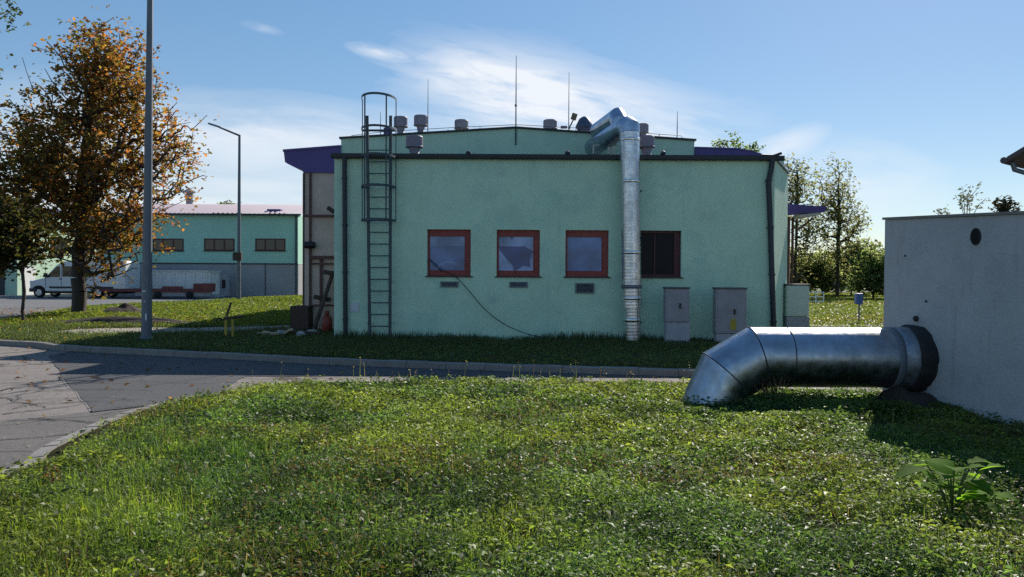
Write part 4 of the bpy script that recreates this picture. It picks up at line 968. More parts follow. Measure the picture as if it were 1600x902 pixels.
# timber leaning in the bay, scraps, orange bottle
yb2 = YH-.4
o = thing('leaning_plank', 'long dark plank leaning against the brown bay frame', 'plank', P(490, 515, yb2)); pl = MB(); pl.beam(P(490, 517, yb2-.2), P(521, 424, YH-.12), .13, .05); pl.build('plank', M['wood_dark'], o)
tag(MB().beam(P(491, 464, YH-.2), P(516, 469, YH-.22), .09, .12).build('timber_block', M['wood_dark']), 'short dark timber wedged across the leaning plank', 'timber')
tag(MB().beam(P(506, 425, YH-.2), P(523, 428, YH-.22), .09, .12).build('timber_block', M['wood_dark']), 'dark timber piece at the top of the leaning plank', 'timber')
cb_ = G(510, 518); o = thing('gas_bottle', 'small orange bottle on the ground by the green corner', 'bottle', (P(511, 515, 21.6).x, 21.6, 0)); q_ = o.location
MB().lathe(q_, [(.12, 0), (.15, .03), (.15, .38), (.10, .47), (.04, .5)], 16, True).build('body', M['orange'], o); MB().lathe(q_+Vector((0, 0, .5)), [(.05, 0), (.07, .02), (.07, .1), (.03, .12)], 12).build('collar', M['orange'], o)
for lab, a, b, w, m_ in (('pale split log leaning on the rubble by the brown pedestal', (412, 519), (428, 531), .12, 'wood_pale'),
                         ('short brown board lying left of the pale split log', (403, 522), (421, 530), .14, 'wood'),
                         ('stubby cut log end beside the split log', (426, 526), (434, 532), .16, 'wood_pale'),
                         ('pale stick propped up near the brown pedestal', (446, 526), (455, 515), .12, 'wood_pale'),
                         ('flat grey board lying on the gravel before the pedestal', (450, 519), (500, 520), .10, 'wood_dark')):
    A_, B_ = P(*a, 20.4), P(*b, 20.2); A_.z = max(A_.z, .05); B_.z = max(B_.z, .05)
    tag(MB().beam(A_, B_, w, w*.6).build('timber_scrap', M[m_], bevel=.01), lab, 'timber', 'timber scraps on the ground')
# rubble lumps
rr = random.Random(5)
for lab, px, py in (('grey rubble lump left of the propped stick', 440, 524), ('grey rubble lump under the leaning plank', 487, 523), ('grey rubble lump near the orange bottle', 470, 526)):
    p = G(px, py); bm = bmesh.new(); bmesh.ops.create_icosphere(bm, subdivisions=2, radius=.16)
    for w in bm.verts: w.co *= rr.uniform(.75, 1.15); w.co.z *= .6
    me = bpy.data.meshes.new('rubble'); bm.to_mesh(me); bm.free(); me.materials.append(M['concrete']); o = bpy.data.objects.new('rubble', me); COL.objects.link(o); o.location = (p.x, p.y, .05)
    tag(o, lab, 'rubble', 'rubble by the bay')
def mound(name, label, c, rx, ry, h, m, seed, cat):
    r = np.random.default_rng(seed); n = 28; a, b = np.meshgrid(np.linspace(-1, 1, n), np.linspace(-1, 1, n)); d = np.hypot(a, b)
    z = h*np.clip(1-d**1.6, -0.08, 1)*(.55+.9*fnoise(a.ravel()*3+seed, b.ravel()*3, seed)).reshape(n, n)
    V = np.stack([c[0]+a.ravel()*rx, c[1]+b.ravel()*ry, z.ravel()-.02+c[2]], 1); i = np.arange(n*n).reshape(n, n)
    q = np.stack([i[:-1, :-1], i[:-1, 1:], i[1:, 1:], i[1:, :-1]], -1).reshape(-1, 4)
    o = mesh_np(name, V, q, None, None, m, smooth=True); tag(o, label, cat); return o
p = G(195, 489); mound('earth_mound', 'dark heap of dug earth right of the big tree trunk', (p.x, p.y, 0), 1.05, .8, .34, M['mound'], 3, 'earth heap')
p = G(150, 505); mound('earth_mound', 'low dark bank of earth along the gravel path', (p.x+1.2, p.y-.3, 0), 3.2, .5, .22, M['mound'], 6, 'earth heap')
mound('earth_mound', 'dark soil heap against the shed wall under the silver pipe', (4.95, 9.55, 0), .55, .6, .30, M['mound'], 8, 'earth heap')
mound('earth_mound', 'small ring of bare soil where the silver elbow pipe enters the lawn', (P(1104, 640, YP).x, YP, 0), .62, .62, .10, M['mound'], 12, 'earth heap')
p = G(435, 475); mound('grass_bank', 'sunlit grassy bank in front of the far hall', (p.x+1.5, p.y+2.5, 0), 6, 2.5, .24, M['field'], 9, 'bank')
# right side field objects
o = thing('metal_railing', 'pale metal railing in the field beyond the green cabinet', 'railing', G(1277, 475)); y_ = o.location.y
for px in (1262, 1275, 1287): MB().tube([P(px, 456, y_), Vector((P(px, 456, y_).x, y_, 0))], .035, 6).build('post', M['white'], o)
for py in (457.5, 464, 471): MB().tube([P(1255, py, y_), P(1287.5, py, y_)], .03, 6).build('rail', M['white'], o)
o = thing('blue_post_box', 'blue box on a grey post in the field left of the shed', 'post box', (P(1342, 500, 27).x, 27, 0))
MB().tube([(o.location.x, 27, -.1), (o.location.x, 27, .9)], .03, 8).build('post', M['pole'], o); MB().obox((o.location.x-.02, 27, P(1341, 467, 27).z), (.24, .2, .38)).build('box', M['blue'], o, bevel=.02)
MB().obox((o.location.x+.02, 26.88, P(1341, 477, 27).z), (.06, .02, .06)).build('tag', M['label'], o)

# ------------------------------------------------------------------ trees
def tree(name, label, cat, base, stem, blobs, ntip, nleaf, lsize, pal, seed, r_tip=.012, r_max=.2, mat_leaf='leaf', bark='bark', spread=.35, sparse=None, palfn=None, group=None, tipleaf=True, up=.3, shell=.55):
    r = np.random.default_rng(seed); base = np.array(base, float)
    t = thing(name, label, cat, base, group)
    nodes = [base+np.array([0, 0, -.2])]; par = [-1]
    st = [np.array(s, float) for s in stem]
    for s in st:
        a = nodes[-1]; b = base+s; k = max(1, int(np.linalg.norm(b-a)/.5))
        for j in range(1, k+1): nodes.append(a+(b-a)*j/k+r.normal(0, .025, 3)*[1, 1, 0]); par.append(len(nodes)-2)
    nstem = len(nodes)
    vol = np.array([b[3]*b[4]*b[5] for b in blobs]); pick_ = r.choice(len(blobs), ntip, p=vol/vol.sum())
    d = r.normal(0, 1, (ntip, 3)); d /= np.linalg.norm(d, axis=1)[:, None]; rad = r.uniform(0, 1, ntip)**shell
    B = np.array(blobs); tips = base+B[pick_, :3]+d*rad[:, None]*B[pick_, 3:6]
    tips = tips[tips[:, 2] > .6]
    stem_pts = np.array(nodes)
    dist = np.array([np.min(np.linalg.norm(stem_pts-q, axis=1)) for q in tips]); order = np.argsort(dist)
    tipidx = []
    NN = np.array(nodes)
    start = np.where(NN[:, 2] > base[2]+min(s[2] for s in st[:1])*.8)[0]
    first = start[0] if len(start) else 1
    for i in order:
        q = tips[i]; A = np.array(nodes); dv = q-A; L = np.linalg.norm(dv, axis=1)
        hor = np.hypot(dv[:, 0], dv[:, 1]); cost = L+1.0*np.maximum(0, .35*hor-dv[:, 2]); cost[:first] += 50
        j = int(np.argmin(cost)); a = A[j]; k = max(1, int(L[j]/.55)); prev = j
        for m_ in range(1, k+1):
            f = m_/k; p = a+(q-a)*f+np.array([0, 0, 1])*L[j]*.10*math.sin(math.pi*f)+(r.normal(0, .05, 3)*min(1, L[j]) if m_ < k else 0)
            nodes.append(p); par.append(prev); prev = len(nodes)-1
        tipidx.append(prev)
    N = np.array(nodes); cnt = np.zeros(len(N)); cnt[tipidx] = 1
    for i in range(len(N)-1, 0, -1): cnt[par[i]] += cnt[i]
    rad_ = np.minimum(r_max, r_tip*np.maximum(cnt, .6)**.5)
    for i in range(nstem): rad_[i] = max(rad_[i], r_max*(1-.75*i/nstem) if i < nstem*.5 else rad_[i])
    e = np.arange(1, len(N)); pa = np.array(par)[1:]; A, Bp = N[pa], N[e]; ra = np.minimum(rad_[pa], rad_[e]*1.5); rb_ = rad_[e]
    tt = Bp-A; tt /= np.linalg.norm(tt, axis=1)[:, None]+1e-9; ref = np.where(np.abs(tt[:, 2:3]) < .9, [[0, 0, 1.0]], [[1.0, 0, 0]])
    x = np.cross(tt, ref); x /= np.linalg.norm(x, axis=1)[:, None]; y = np.cross(tt, x)
    n = 6; ang = np.arange(n)*2*np.pi/n; ring = x[:, None]*np.cos(ang)[None, :, None]+y[:, None]*np.sin(ang)[None, :, None]
    V = np.concatenate([A[:, None]+ring*ra[:, None, None], Bp[:, None]+ring*rb_[:, None, None]], 1); m_ = len(e)
    k = np.arange(n); q = np.stack([k, (k+1) % n, n+(k+1) % n, n+k], 1); Q = (q[None]+(np.arange(m_)*2*n)[:, None, None]).reshape(-1, 4)
    mesh_np('trunk', V.reshape(-1, 3), Q, None, None, M[bark], t, smooth=True)
    # leaves round the twig ends
    src = N[tipidx]; per_ = 4 if nleaf >= 12 else 2
    c_ = np.repeat(src, max(1, nleaf//per_), 0); off = r.normal(0, spread, c_.shape); off[:, 2] *= .75; c_ = np.repeat(c_+off, per_, 0)
    pos = c_+r.normal(0, lsize*.42, c_.shape)
    pos = pos[pos[:, 2] > .35]
    if sparse is not None: pos = pos[r.uniform(0, 1, len(pos)) < sparse(pos-base)]
    sz = lsize*r.uniform(.6, 1.35, len(pos)); v_, q_ = leaves_geo(pos, sz, up, r, .35, .7)
    c = palfn(pos-base, r) if palfn else pick(pal, len(pos), r, .25)
    mesh_np('crown', v_, q_, None, np.repeat(c, 4, 0), M[mat_leaf], t)
    return t
# the autumn tree: 1 px at its depth is about 2.6 cm
tb = G(122, 490); kx = tb.y/1200
def bl_(px, py, rx, rz, ry=None, dy=0): q = P(px, py, tb.y); return (q.x-tb.x, dy, q.z, rx*kx, (ry or rx)*kx, rz*kx)
AUT = 1.2*np.array([(0.23, 0.12, 0.045), (0.20, 0.11, 0.04), (0.14, 0.105, 0.035), (0.22, 0.15, 0.055), (0.12, 0.08, 0.04), (0.14, 0.125, 0.04), (0.17, 0.075, 0.04), (0.12, 0.12, 0.04)])
DRK = 2.1*np.array([(0.045, 0.055, 0.018), (0.06, 0.06, 0.02), (0.075, 0.055, 0.02), (0.04, 0.045, 0.02), (0.10, 0.06, 0.02)])
def autcol(p, r):
    w = np.clip(.40+p[:, 0]*.18+(p[:, 2]-6)*.03+r.normal(0, .28, len(p)), 0, 1)
    g_ = fnoise(p[:, 0]*.8+20, p[:, 2]*.8+p[:, 1]*.5, 3); w = np.clip(w+(g_-.5)*1.1, 0, 1)
    a = AUT[r.integers(0, len(AUT), len(p))]*1.0; b = DRK[r.integers(0, len(DRK), len(p))]; use = r.uniform(0, 1, len(p)) < w
    return np.where(use[:, None], a, b)*(1+r.normal(0, .2, (len(p), 1)))
def autsparse(p):
    s = np.clip(1.15-.20*np.clip(p[:, 0]-.6, 0, 9), .16, 1); return s*np.clip(1.25-.06*np.clip(p[:, 2]-7.5, 0, 9), .4, 1)*np.clip(fnoise(p[:, 0]*.9+7, p[:, 2]*.9+p[:, 1]*.4, 31)*3.2-.85, .04, 1)
tree('autumn_tree', 'broad autumn tree with orange brown leaves left of the near lamp post', 'tree', (tb.x, tb.y, 0), [(.05, 0, 2.0), (.15, .1, 5.0), (.5, .2, 8.5), (.7, .2, 11.3)],
     [bl_(135, 190, 105, 150), bl_(175, 120, 75, 95), bl_(75, 250, 100, 110), bl_(40, 310, 80, 80), bl_(215, 250, 100, 100), bl_(200, 340, 80, 70), bl_(255, 200, 70, 60), bl_(120, 370, 90, 55), bl_(185, 420, 42, 45, 30, -.6), bl_(240, 400, 35, 30, 30, -.5), bl_(-30, 270, 70, 90), bl_(290, 205, 42, 40), bl_(285, 270, 45, 40)],
     1750, 28, .16, None, 21, .011, .27, 'leaf_autumn', 'bark', .24, autsparse, autcol, shell=.5)
GR = [(0.05, 0.085, 0.022), (0.07, 0.10, 0.03), (0.035, 0.06, 0.018), (0.09, 0.10, 0.035)]
DG = [(0.03, 0.036, 0.016), (0.045, 0.042, 0.018), (0.065, 0.045, 0.02), (0.026, 0.03, 0.014)]
yb_ = G(37, 505); tree('young_tree', 'thin young dark tree at the left edge before the pale building', 'tree', (yb_.x, yb_.y, 0), [(0, 0, 1.6), (-.1, 0, 3.2)], [(-.3, 0, 2.6, 1.25, 1.1, .85), (-.6, 0, 3.4, .9, .9, .7), (-1.2, .2, 2.3, .8, .8, .7)], 200, 24, .15, DG, 5, .008, .05, 'leaf', 'bark', .22)
# tall tree out of the frame on the left; only its outer leaves reach in
tree('tall_tree', 'tall green tree whose outer leaves reach in at the top left corner', 'tree', (-12.98, 15.5, 0), [(0, 0, 3), (0, 0, 6), (.2, 0, 9)], [(0, 0, 7.2, 2.6, 2.4, 2.6), (2.0, 0, 7.0, 1.05, 1.2, .5), (1.4, 0, 5.4, 1.0, 1.2, 1.0), (1.9, 0, 6.1, .8, 1, .6)], 330, 40, .10, [(0.06, 0.08, 0.05), (0.08, 0.10, 0.065), (0.05, 0.065, 0.035)], 8, .008, .16, 'leaf', 'bark', .17)
# pair of thin tall trees right of the building
THN = [(0.09, 0.10, 0.05), (0.12, 0.12, 0.06), (0.14, 0.13, 0.075), (0.08, 0.085, 0.05)]
def rt(px, py, d): return P(px, py, d)
def far_tree(name, label, px, d, top, blobs, ntip, nleaf, ls, pal, seed, cat='tree', group=None, rmax=.18, spread=.3, bark='bark', sparse=None, low=2.5):
    b = P(px, 460, d); kx_ = d/1200; zt_ = P(px, top, d).z
    bb = []
    for (qx, qy, rx, rz) in blobs: q = P(qx, qy, d); bb.append((q.x-b.x, 0, q.z, rx*kx_, rx*kx_*.9, rz*kx_))
    return tree(name, label, cat, (b.x, d, 0), [(0, 0, low), (.05, 0, (low+zt_)/2), (0, 0, zt_*.96)], bb, ntip, nleaf, ls, pal, seed, .012, rmax, 'leaf_far', bark, spread, sparse, group=group)
gp_ = 'tall thin trees in the field right of the building'
far_tree('birch_tree', 'thin half bare tree rising behind the right purple canopy', 1243, 58, 238, [(1243, 300, 34, 60), (1262, 360, 28, 50), (1228, 280, 18, 40), (1245, 400, 30, 40)], 330, 10, .20, THN, 31, group=gp_, rmax=.10)
far_tree('birch_tree', 'taller thin tree standing free between the canopy and the shed', 1308, 60, 242, [(1306, 290, 34, 46), (1312, 340, 46, 50), (1300, 400, 34, 50), (1340, 350, 26, 24), (1285, 340, 22, 40)], 420, 11, .20, THN, 32, group=gp_, rmax=.14)
far_tree('round_tree', 'tree top showing above the right purple roof edge', 1155, 62, 212, [(1148, 234, 34, 26), (1182, 240, 20, 20), (1128, 236, 16, 16), (1140, 300, 60, 50), (1160, 380, 70, 60)], 380, 20, .24, GR, 33)
gb = 'leafy bushes behind the railing'
BS = [(0.11, 0.145, 0.07), (0.13, 0.16, 0.08), (0.09, 0.115, 0.06), (0.15, 0.17, 0.09)]
far_tree('bush', 'rounded light green bush nearest the shed wall', 1365, 56, 390, [(1362, 420, 30, 38), (1385, 435, 28, 40), (1350, 445, 25, 25)], 260, 26, .24, BS, 41, 'bush', gb, .07, .28, low=.8)
far_tree('bush', 'dense mid green bush between the two thin trees', 1285, 62, 400, [(1285, 430, 26, 36), (1262, 425, 24, 40), (1300, 445, 22, 28)], 240, 26, .24, BS, 42, 'bush', gb, .07, .28, low=.8)
far_tree('bush', 'tall dark green bush behind the blue post box', 1330, 66, 382, [(1330, 415, 34, 36), (1350, 400, 30, 26), (1310, 430, 26, 36)], 260, 26, .26, DG+BS, 43, 'bush', gb, .07, .3, low=.8)
far_tree('bush', 'pale sunlit bush at the foot of the building corner', 1240, 64, 405, [(1240, 430, 20, 34), (1225, 425, 20, 40)], 160, 26, .24, BS, 44, 'bush', gb, .07, .28, low=.8)
far_tree('round_tree', 'small tree top peeking over the far hall roof', 352, 95, 314, [(355, 324, 18, 9), (355, 345, 24, 22)], 130, 26, .34, GR, 35)
far_tree('round_tree', 'broad tree on the horizon behind the shed', 1440, 110, 395, [(1440, 420, 50, 26), (1400, 428, 30, 20)], 200, 30, .45, GR, 36)

# ------------------------------------------------------------------ grass and weeds
def scatter(n, poly, y0, y1, r, k=1.0, dens=None, block=None, x0=None, x1=None):
    yy = np.sqrt(r.uniform(y0*y0, y1*y1, n)) if x0 is None else r.uniform(y0, y1, n)
    xx = r.uniform(-1, 1, n)*(yy*k+.4) if x0 is None else r.uniform(x0, x1, n)
    ok = inside(xx, yy, poly)
    if dens is not None: ok &= r.uniform(0, 1, n) < dens(xx, yy)
    if block is not None: ok &= ~block(xx, yy)
    return xx[ok], yy[ok]
shed_poly = [(p.x, p.y) for p in (SA, SB, SC, SD)]
def in_shed(x, y): return inside(x, y, shed_poly) | (edge_dist(x, y, lawn_poly) < .15)
r = np.random.default_rng(99)
fall_ = lambda x, y: np.minimum(1, (6.0/y)**.9)
parts = []
# patch maps: leafy ground cover, tall tufts, dry spots
leafy = lambda x, y: fnoise(x*.7+3, y*.7, 51)
tuft = lambda x, y: fnoise(x*1.6+9, y*1.6, 61)
dry = lambda x, y: fnoise(x*.8+31, y*.8, 71)
low = lambda x, y: np.clip(fnoise(x*1.9+17, y*1.9, 81)*2.8-.62, .28, 1)
LEAFG = [(0.10, 0.147, 0.035), (0.12, 0.17, 0.038), (0.08, 0.115, 0.034), (0.15, 0.185, 0.048), (0.085, 0.12, 0.052), (0.05, 0.072, 0.03)]
def species(x, y, c, r):                               # patches of yellower, lusher and bluer plants
    g = fnoise(x*1.1+40, y*1.1, 141)-.5; d = fnoise(x*2.3+4, y*2.3, 151)-.5
    c = c*np.clip(1.14+1.2*g+1.3*d, .4, 1.9)[:, None]; k = np.clip(g*3, -.5, .5)[:, None]
    return np.clip(c*(1+k*np.array([.35, .05, -.3])), .004, .9)
side = lambda x, y: np.clip(.62+(x-.2)*.08+(fnoise(x*.8+3, y*.8, 51)-.5)*1.7, .12, 1)     # leafy on the right, grassy on the left
# small leaves of the ground cover
x, y = scatter(1400000, lawn_poly, 3.0, 12.0, r, dens=lambda x, y: fall_(x, y)*low(x, y)*side(x, y), block=in_shed); n = len(x)
hz = lawn_h(x, y); hh = (.01+.13*r.uniform(0, 1, n)**.7*np.clip(tuft(x, y)*2.0-.3, .25, 1.3)*np.clip(.25+edge_dist(x, y, lawn_poly)*1.3, .3, 1))
sz = r.uniform(.016, .048, n)*np.clip(y/7.0, .85, 1.4); v_, q_ = leaves_geo(np.stack([x, y, hz+hh], 1), sz, r.uniform(-.3, .5, n), r, .25, .40)
c = species(x, y, pick(LEAFG, n, r, .22), r); dm = (dry(x, y) > .66) & (r.uniform(0, 1, n) < .30); c[dm] = pick([(0.12, 0.075, 0.03), (0.09, 0.055, 0.028), (0.15, 0.10, 0.045)], dm.sum(), r)
parts.append((v_, q_, None, np.repeat(c, 4, 0)))
# broad leaves in rosettes
x, y = scatter(14500, lawn_poly, 3.0, 12.0, r, dens=lambda x, y: np.clip(leafy(x, y)*1.8-.5, .05, 1), block=in_shed)
k = 7; X2 = np.repeat(x, k)+r.normal(0, .05, len(x)*k); Y2 = np.repeat(y, k)+r.normal(0, .05, len(x)*k); n = len(X2)
v_, q_ = leaves_geo(np.stack([X2, Y2, lawn_h(X2, Y2)+r.uniform(.03, .14, n)], 1), r.uniform(.03, .065, n), r.uniform(-.2, .5, n), r, .3, .42)
parts.append((v_, q_, None, np.repeat(species(X2, Y2, pick(LEAFG, n, r, .25), r), 4, 0)))
# blades: long, bent over in swirls
x, y = scatter(560000, lawn_poly, 3.0, 12.0, r, dens=lambda x, y: fall_(x, y)*np.clip(1.15-side(x, y), .12, 1)*np.clip(low(x, y)+.15, 0, 1), block=in_shed); n = len(x)
h = r.uniform(.05, .14, n)*np.clip(tuft(x, y)*2.2-.1, .45, 1.6)*np.clip(.25+edge_dist(x, y, lawn_poly)*1.1, .3, 1)
v_, q_, t_ = blades_geo(np.stack([x, y, lawn_h(x, y)-.01], 1), h, r.uniform(.004, .010, n)*np.clip(y/6.5, .9, 1.6), r, 1.1)
c = species(x, y, pick([(0.10, 0.16, 0.025), (0.12, 0.185, 0.03), (0.075, 0.13, 0.022), (0.15, 0.20, 0.045), (0.09, 0.14, 0.04)], n, r, .2), r)
parts.append((v_, q_, t_, np.repeat(c, 5, 0)))
# straw lying in the turf
x, y = scatter(16000, lawn_poly, 3.5, 12, r, dens=lambda x, y: np.clip(dry(x, y)*2.2-.7, .03, 1), block=in_shed); n = len(x)
v_, q_, t_ = blades_geo(np.stack([x, y, lawn_h(x, y)+.04], 1), r.uniform(.06, .16, n), r.uniform(.003, .006, n), r, 1.5); parts.append((v_, q_, t_, np.repeat(pick([(0.26, 0.20, 0.11), (0.18, 0.12, 0.06), (0.12, 0.07, 0.035)], n, r), 5, 0)))
V, Q, T, C = merge(parts); tag(mesh_np('grass', V, Q, T, C, M['grass']), 'lush green grass and leafy weeds on the near lawn', 'grass', kind='stuff')
# seed stalks sticking up along the lawn's far edge
parts = []
x, y = scatter(5200, lawn_poly, 5, 11.9, r, dens=lambda x, y: np.where(y > 10.3, .12, .004)+(fnoise(x*1.5, y*1.5, 91) > .68)*.012, block=in_shed); n = len(x)
h = r.uniform(.18, .42, n); B0 = np.stack([x, y, lawn_h(x, y)], 1); v_, q_, t_ = blades_geo(B0, h, np.full(n, .007), r, .18); parts.append((v_, q_, t_, np.repeat(pick([(0.28, 0.24, 0.13), (0.20, 0.18, 0.08), (0.14, 0.16, 0.06), (0.09, 0.05, 0.04)], n, r), 5, 0)))
k = 6; tp = v_.reshape(n, 5, 3)[:, 4]; pp_ = np.repeat(tp, k, 0)+r.normal(0, .012, (n*k, 3))*[1, 1, 2.2]-[0, 0, .02]
v_, q_ = leaves_geo(pp_, r.uniform(.012, .025, n*k), .2, r); parts.append((v_, q_, None, np.repeat(pick([(0.33, 0.28, 0.17), (0.22, 0.17, 0.09), (0.10, 0.055, 0.045)], n*k, r), 4, 0)))
V, Q, T, C = merge(parts); tag(mesh_np('seed_stalks', V, Q, T, C, M['grass']), 'dry pale seed stalks along the far edge of the lawn', 'weeds', kind='stuff')

# verge grass in front of the building
bpoly = [(XL-.05, YF-.02), (XR, YF-.02), (8.1, 22.5), (8.1, 40), (-6.3, 40), (-6.3, 22.2), (XL-.05, 22.2)]
path_poly = [(p.x, p.y) for p in [G(*p) for p in ((60, 522), (150, 521), (250, 521), (350, 520), (460, 514), (530, 511), (530, 508), (440, 508), (300, 512), (230, 511), (120, 514))]]
blk = lambda x, y: inside(x, y, bpoly) | inside(x, y, yard) | (inside(x, y, path_poly) & (r.uniform(0, 1, len(x)) > .06))
parts = []
x, y = scatter(230000, verge_poly, 12.5, 24, r, .80, block=blk, dens=lambda x, y: .35+.65*(fnoise(x*.9, y*.9, 12) > .42)); n = len(x)
wallside = np.exp(-np.abs(y-YF+.15)*4)*(x > XL)
h = r.uniform(.04, .13, n)*np.clip(fnoise(x*.7, y*.7, 15)*2, .5, 1.6)*(1+wallside*.9); v_, q_, t_ = blades_geo(np.stack([x, y, np.full(n, -.012)], 1), h, r.uniform(.010, .018, n), r, .5)
parts.append((v_, q_, t_, np.repeat(pick([(0.07, 0.095, 0.04), (0.06, 0.08, 0.035), (0.085, 0.105, 0.05), (0.10, 0.09, 0.05)], n, r), 5, 0)))
x, y = scatter(90000, verge_poly, 12.5, 24, r, .80, block=blk); n = len(x)
v_, q_ = leaves_geo(np.stack([x, y, r.uniform(.0, .08, n)], 1), r.uniform(.03, .07, n), .55, r, .3, .6); parts.append((v_, q_, None, np.repeat(pick(LEAFG, n, r, .25), 4, 0)))
V, Q, T, C = merge(parts); tag(mesh_np('grass', V, Q, T, C, M['grass']), 'short grass on the verge between the kerb and the green building', 'grass', kind='stuff')
# sunlit field grass left and right
def field(label, y0, y1, x0f, x1f, n0, pal, seed):
    r2 = np.random.default_rng(seed); yy = np.sqrt(r2.uniform(y0*y0, y1*y1, n0)); xx = yy*r2.uniform(x0f, x1f, n0)
    ok = inside(xx, yy, verge_poly) & ~blk2(xx, yy); xx, yy = xx[ok], yy[ok]; n = len(xx); s = yy/24
    bank_ = np.zeros(n)
    v_, q_, t_ = blades_geo(np.stack([xx, yy, np.full(n, -.02)], 1), r2.uniform(.05, .14, n)*(.6+.4*s), r2.uniform(.02, .035, n)*s, r2, .6)
    c = pick(pal, n, r2, .22); g_ = fnoise(xx*.35, yy*.35, seed) > .55; c[g_] *= [1.25, .95, .9]
    p1 = (v_, q_, t_, np.repeat(c, 5, 0))
    i = r2.integers(0, n, n//2); v2, q2 = leaves_geo(np.stack([xx[i], yy[i], r2.uniform(.02, .1, len(i))], 1), r2.uniform(.05, .10, len(i))*s[i], .5, r2, .3, .6)
    V, Q, T, C = merge([p1, (v2, q2, None, np.repeat(pick(pal, len(i), r2, .22), 4, 0))])
    tag(mesh_np('grass', V, Q, T, C, M['grass']), label, 'grass', kind='stuff')
blk2 = lambda x, y: inside(x, y, bpoly) | inside(x, y, yard) | inside(x, y, path_poly)
FG = [(0.12, 0.165, 0.028), (0.14, 0.18, 0.03), (0.095, 0.14, 0.025), (0.16, 0.175, 0.04)]
field('sunlit grass on the left lawn between the yard and the path', 22.5, 56, -.70, -.24, 110000, FG, 201)
field('sunlit grass in the right field beyond the building', 21, 75, .33, .56, 60000, FG+[(0.15, 0.13, 0.05)], 202)
# grass on the sunny bank
pbk = bpy.data.objects['grass_bank']; co = np.array([v.co[:] for v in pbk.data.vertices]); fi = r.integers(0, len(co), 16000); pos = co[fi]+r.normal(0, .15, (16000, 3))*[1, 1, 0]; pos = pos[pos[:, 2] > .0]
v_, q_, t_ = blades_geo(pos-[0, 0, .03], r.uniform(.08, .18, len(pos)), r.uniform(.05, .08, len(pos)), r, .6)
tag(mesh_np('grass', v_, q_, t_, np.repeat(pick(FG, len(pos), r), 5, 0), M['grass']), 'bright grass covering the bank before the far hall', 'grass', kind='stuff')

# fallen leaves on the road, path and verge
n = 700; x = r.normal(-9, 5, n); y = r.uniform(9, 30, n); ok = ~inside(x, y, lawn_poly) & ~inside(x, y, bpoly) & (y < 40); x, y = x[ok], y[ok]; onv = inside(x, y, verge_poly)
x2 = np.concatenate([x, rng.normal(tb.x+.5, 3.2, 1500)]); y2 = np.concatenate([y, rng.normal(tb.y-1, 3.0, 1500)]); onv = inside(x2, y2, verge_poly)
keep = ~inside(x2, y2, lawn_poly); x2, y2, onv = x2[keep], y2[keep], onv[keep]; n = len(x2)
v_, q_ = leaves_geo(np.stack([x2, y2, np.where(onv, .06, RZ+.02)], 1), r.uniform(.05, .12, n), .75, r, .3, .7)
tag(mesh_np('fallen_leaves', v_, q_, None, np.repeat(pick([(0.20, 0.11, 0.04), (0.14, 0.08, 0.03), (0.24, 0.17, 0.07), (0.09, 0.05, 0.03)], n, r), 4, 0), M['leaf_autumn']), 'brown fallen leaves on the road and under the autumn tree', 'leaves', kind='stuff')

# ------------------------------------------------------------------ single weeds
def weed(name, label, base, nl, size, h, pal, seed, rad=.2, cat='weed', rough=None):
    r2 = np.random.default_rng(seed); o = thing(name, label, cat, base); lv = MB(); b = Vector(base); st_ = MB(); vs = []; qs = []; cs = []
    for i in range(nl):
        a = r2.uniform(0, 2*np.pi); d = Vector((math.cos(a), math.sin(a), 0)); L = size*r2.uniform(.6, 1.2); e = b+d*rad*r2.uniform(.3, 1)+Vector((0, 0, h*r2.uniform(.35, 1)))
        m_ = b.lerp(e, .5)+Vector((0, 0, h*.15)); st_.tube([b, m_, e], .0045, 5)
        s = Vector((-d.y, d.x, 0)); droop = r2.uniform(-.25, .75); dd = (d+Vector((0, 0, droop))).normalized()
        # a broad leaf with a midrib crease and wavy margin
        nseg = 6; row = []
        for j in range(nseg+1):
            t = j/nseg; w = L*.42*math.sin(math.pi*min(1, .12+t*.9))**.8*(1+r2.uniform(-.12, .12)); c0_ = e+dd*(L*t)+Vector((0, 0, -.25*L*t*t))
            if j == nseg: w = .004
            row.append((c0_-s*w+Vector((0, 0, w*.25)), c0_, c0_+s*w+Vector((0, 0, w*.25+r2.uniform(-.01, .01)))))
        n0 = len(vs)
        for tr_ in row: vs += [tuple(q) for q in tr_]
        for j in range(nseg):
            for kk in (0, 1): qs.append((n0+j*3+kk, n0+j*3+kk+1, n0+(j+1)*3+kk+1, n0+(j+1)*3+kk))
        cc = np.array(pal[r2.integers(0, len(pal))])*(1+r2.normal(0, .15)); cs += [cc]*(3*(nseg+1))
    mesh_np('leaves', np.array(vs), np.array(qs), None, np.array(cs), M['broad_leaf'], o, smooth=True); st_.build('stems', M['stem'], o); return o
BUR = [(0.14, 0.25, 0.04), (0.17, 0.28, 0.05), (0.11, 0.19, 0.04)]
p = G(1488, 818); weed('burdock', 'broad leaved burdock at the edge of the shed shadow', (p.x, p.y, .0), 24, .19, .44, BUR, 3, .18)
p = G(1532, 812); weed('burdock', 'smaller burdock with drooping leaves right of the big one', (p.x, p.y, .0), 9, .11, .22, BUR, 4, .13)
p = G(1425, 765); weed('dock_plant', 'low leafy dock plant left of the burdock by the shadow', (p.x, p.y, .0), 9, .10, .14, BUR, 6, .15)
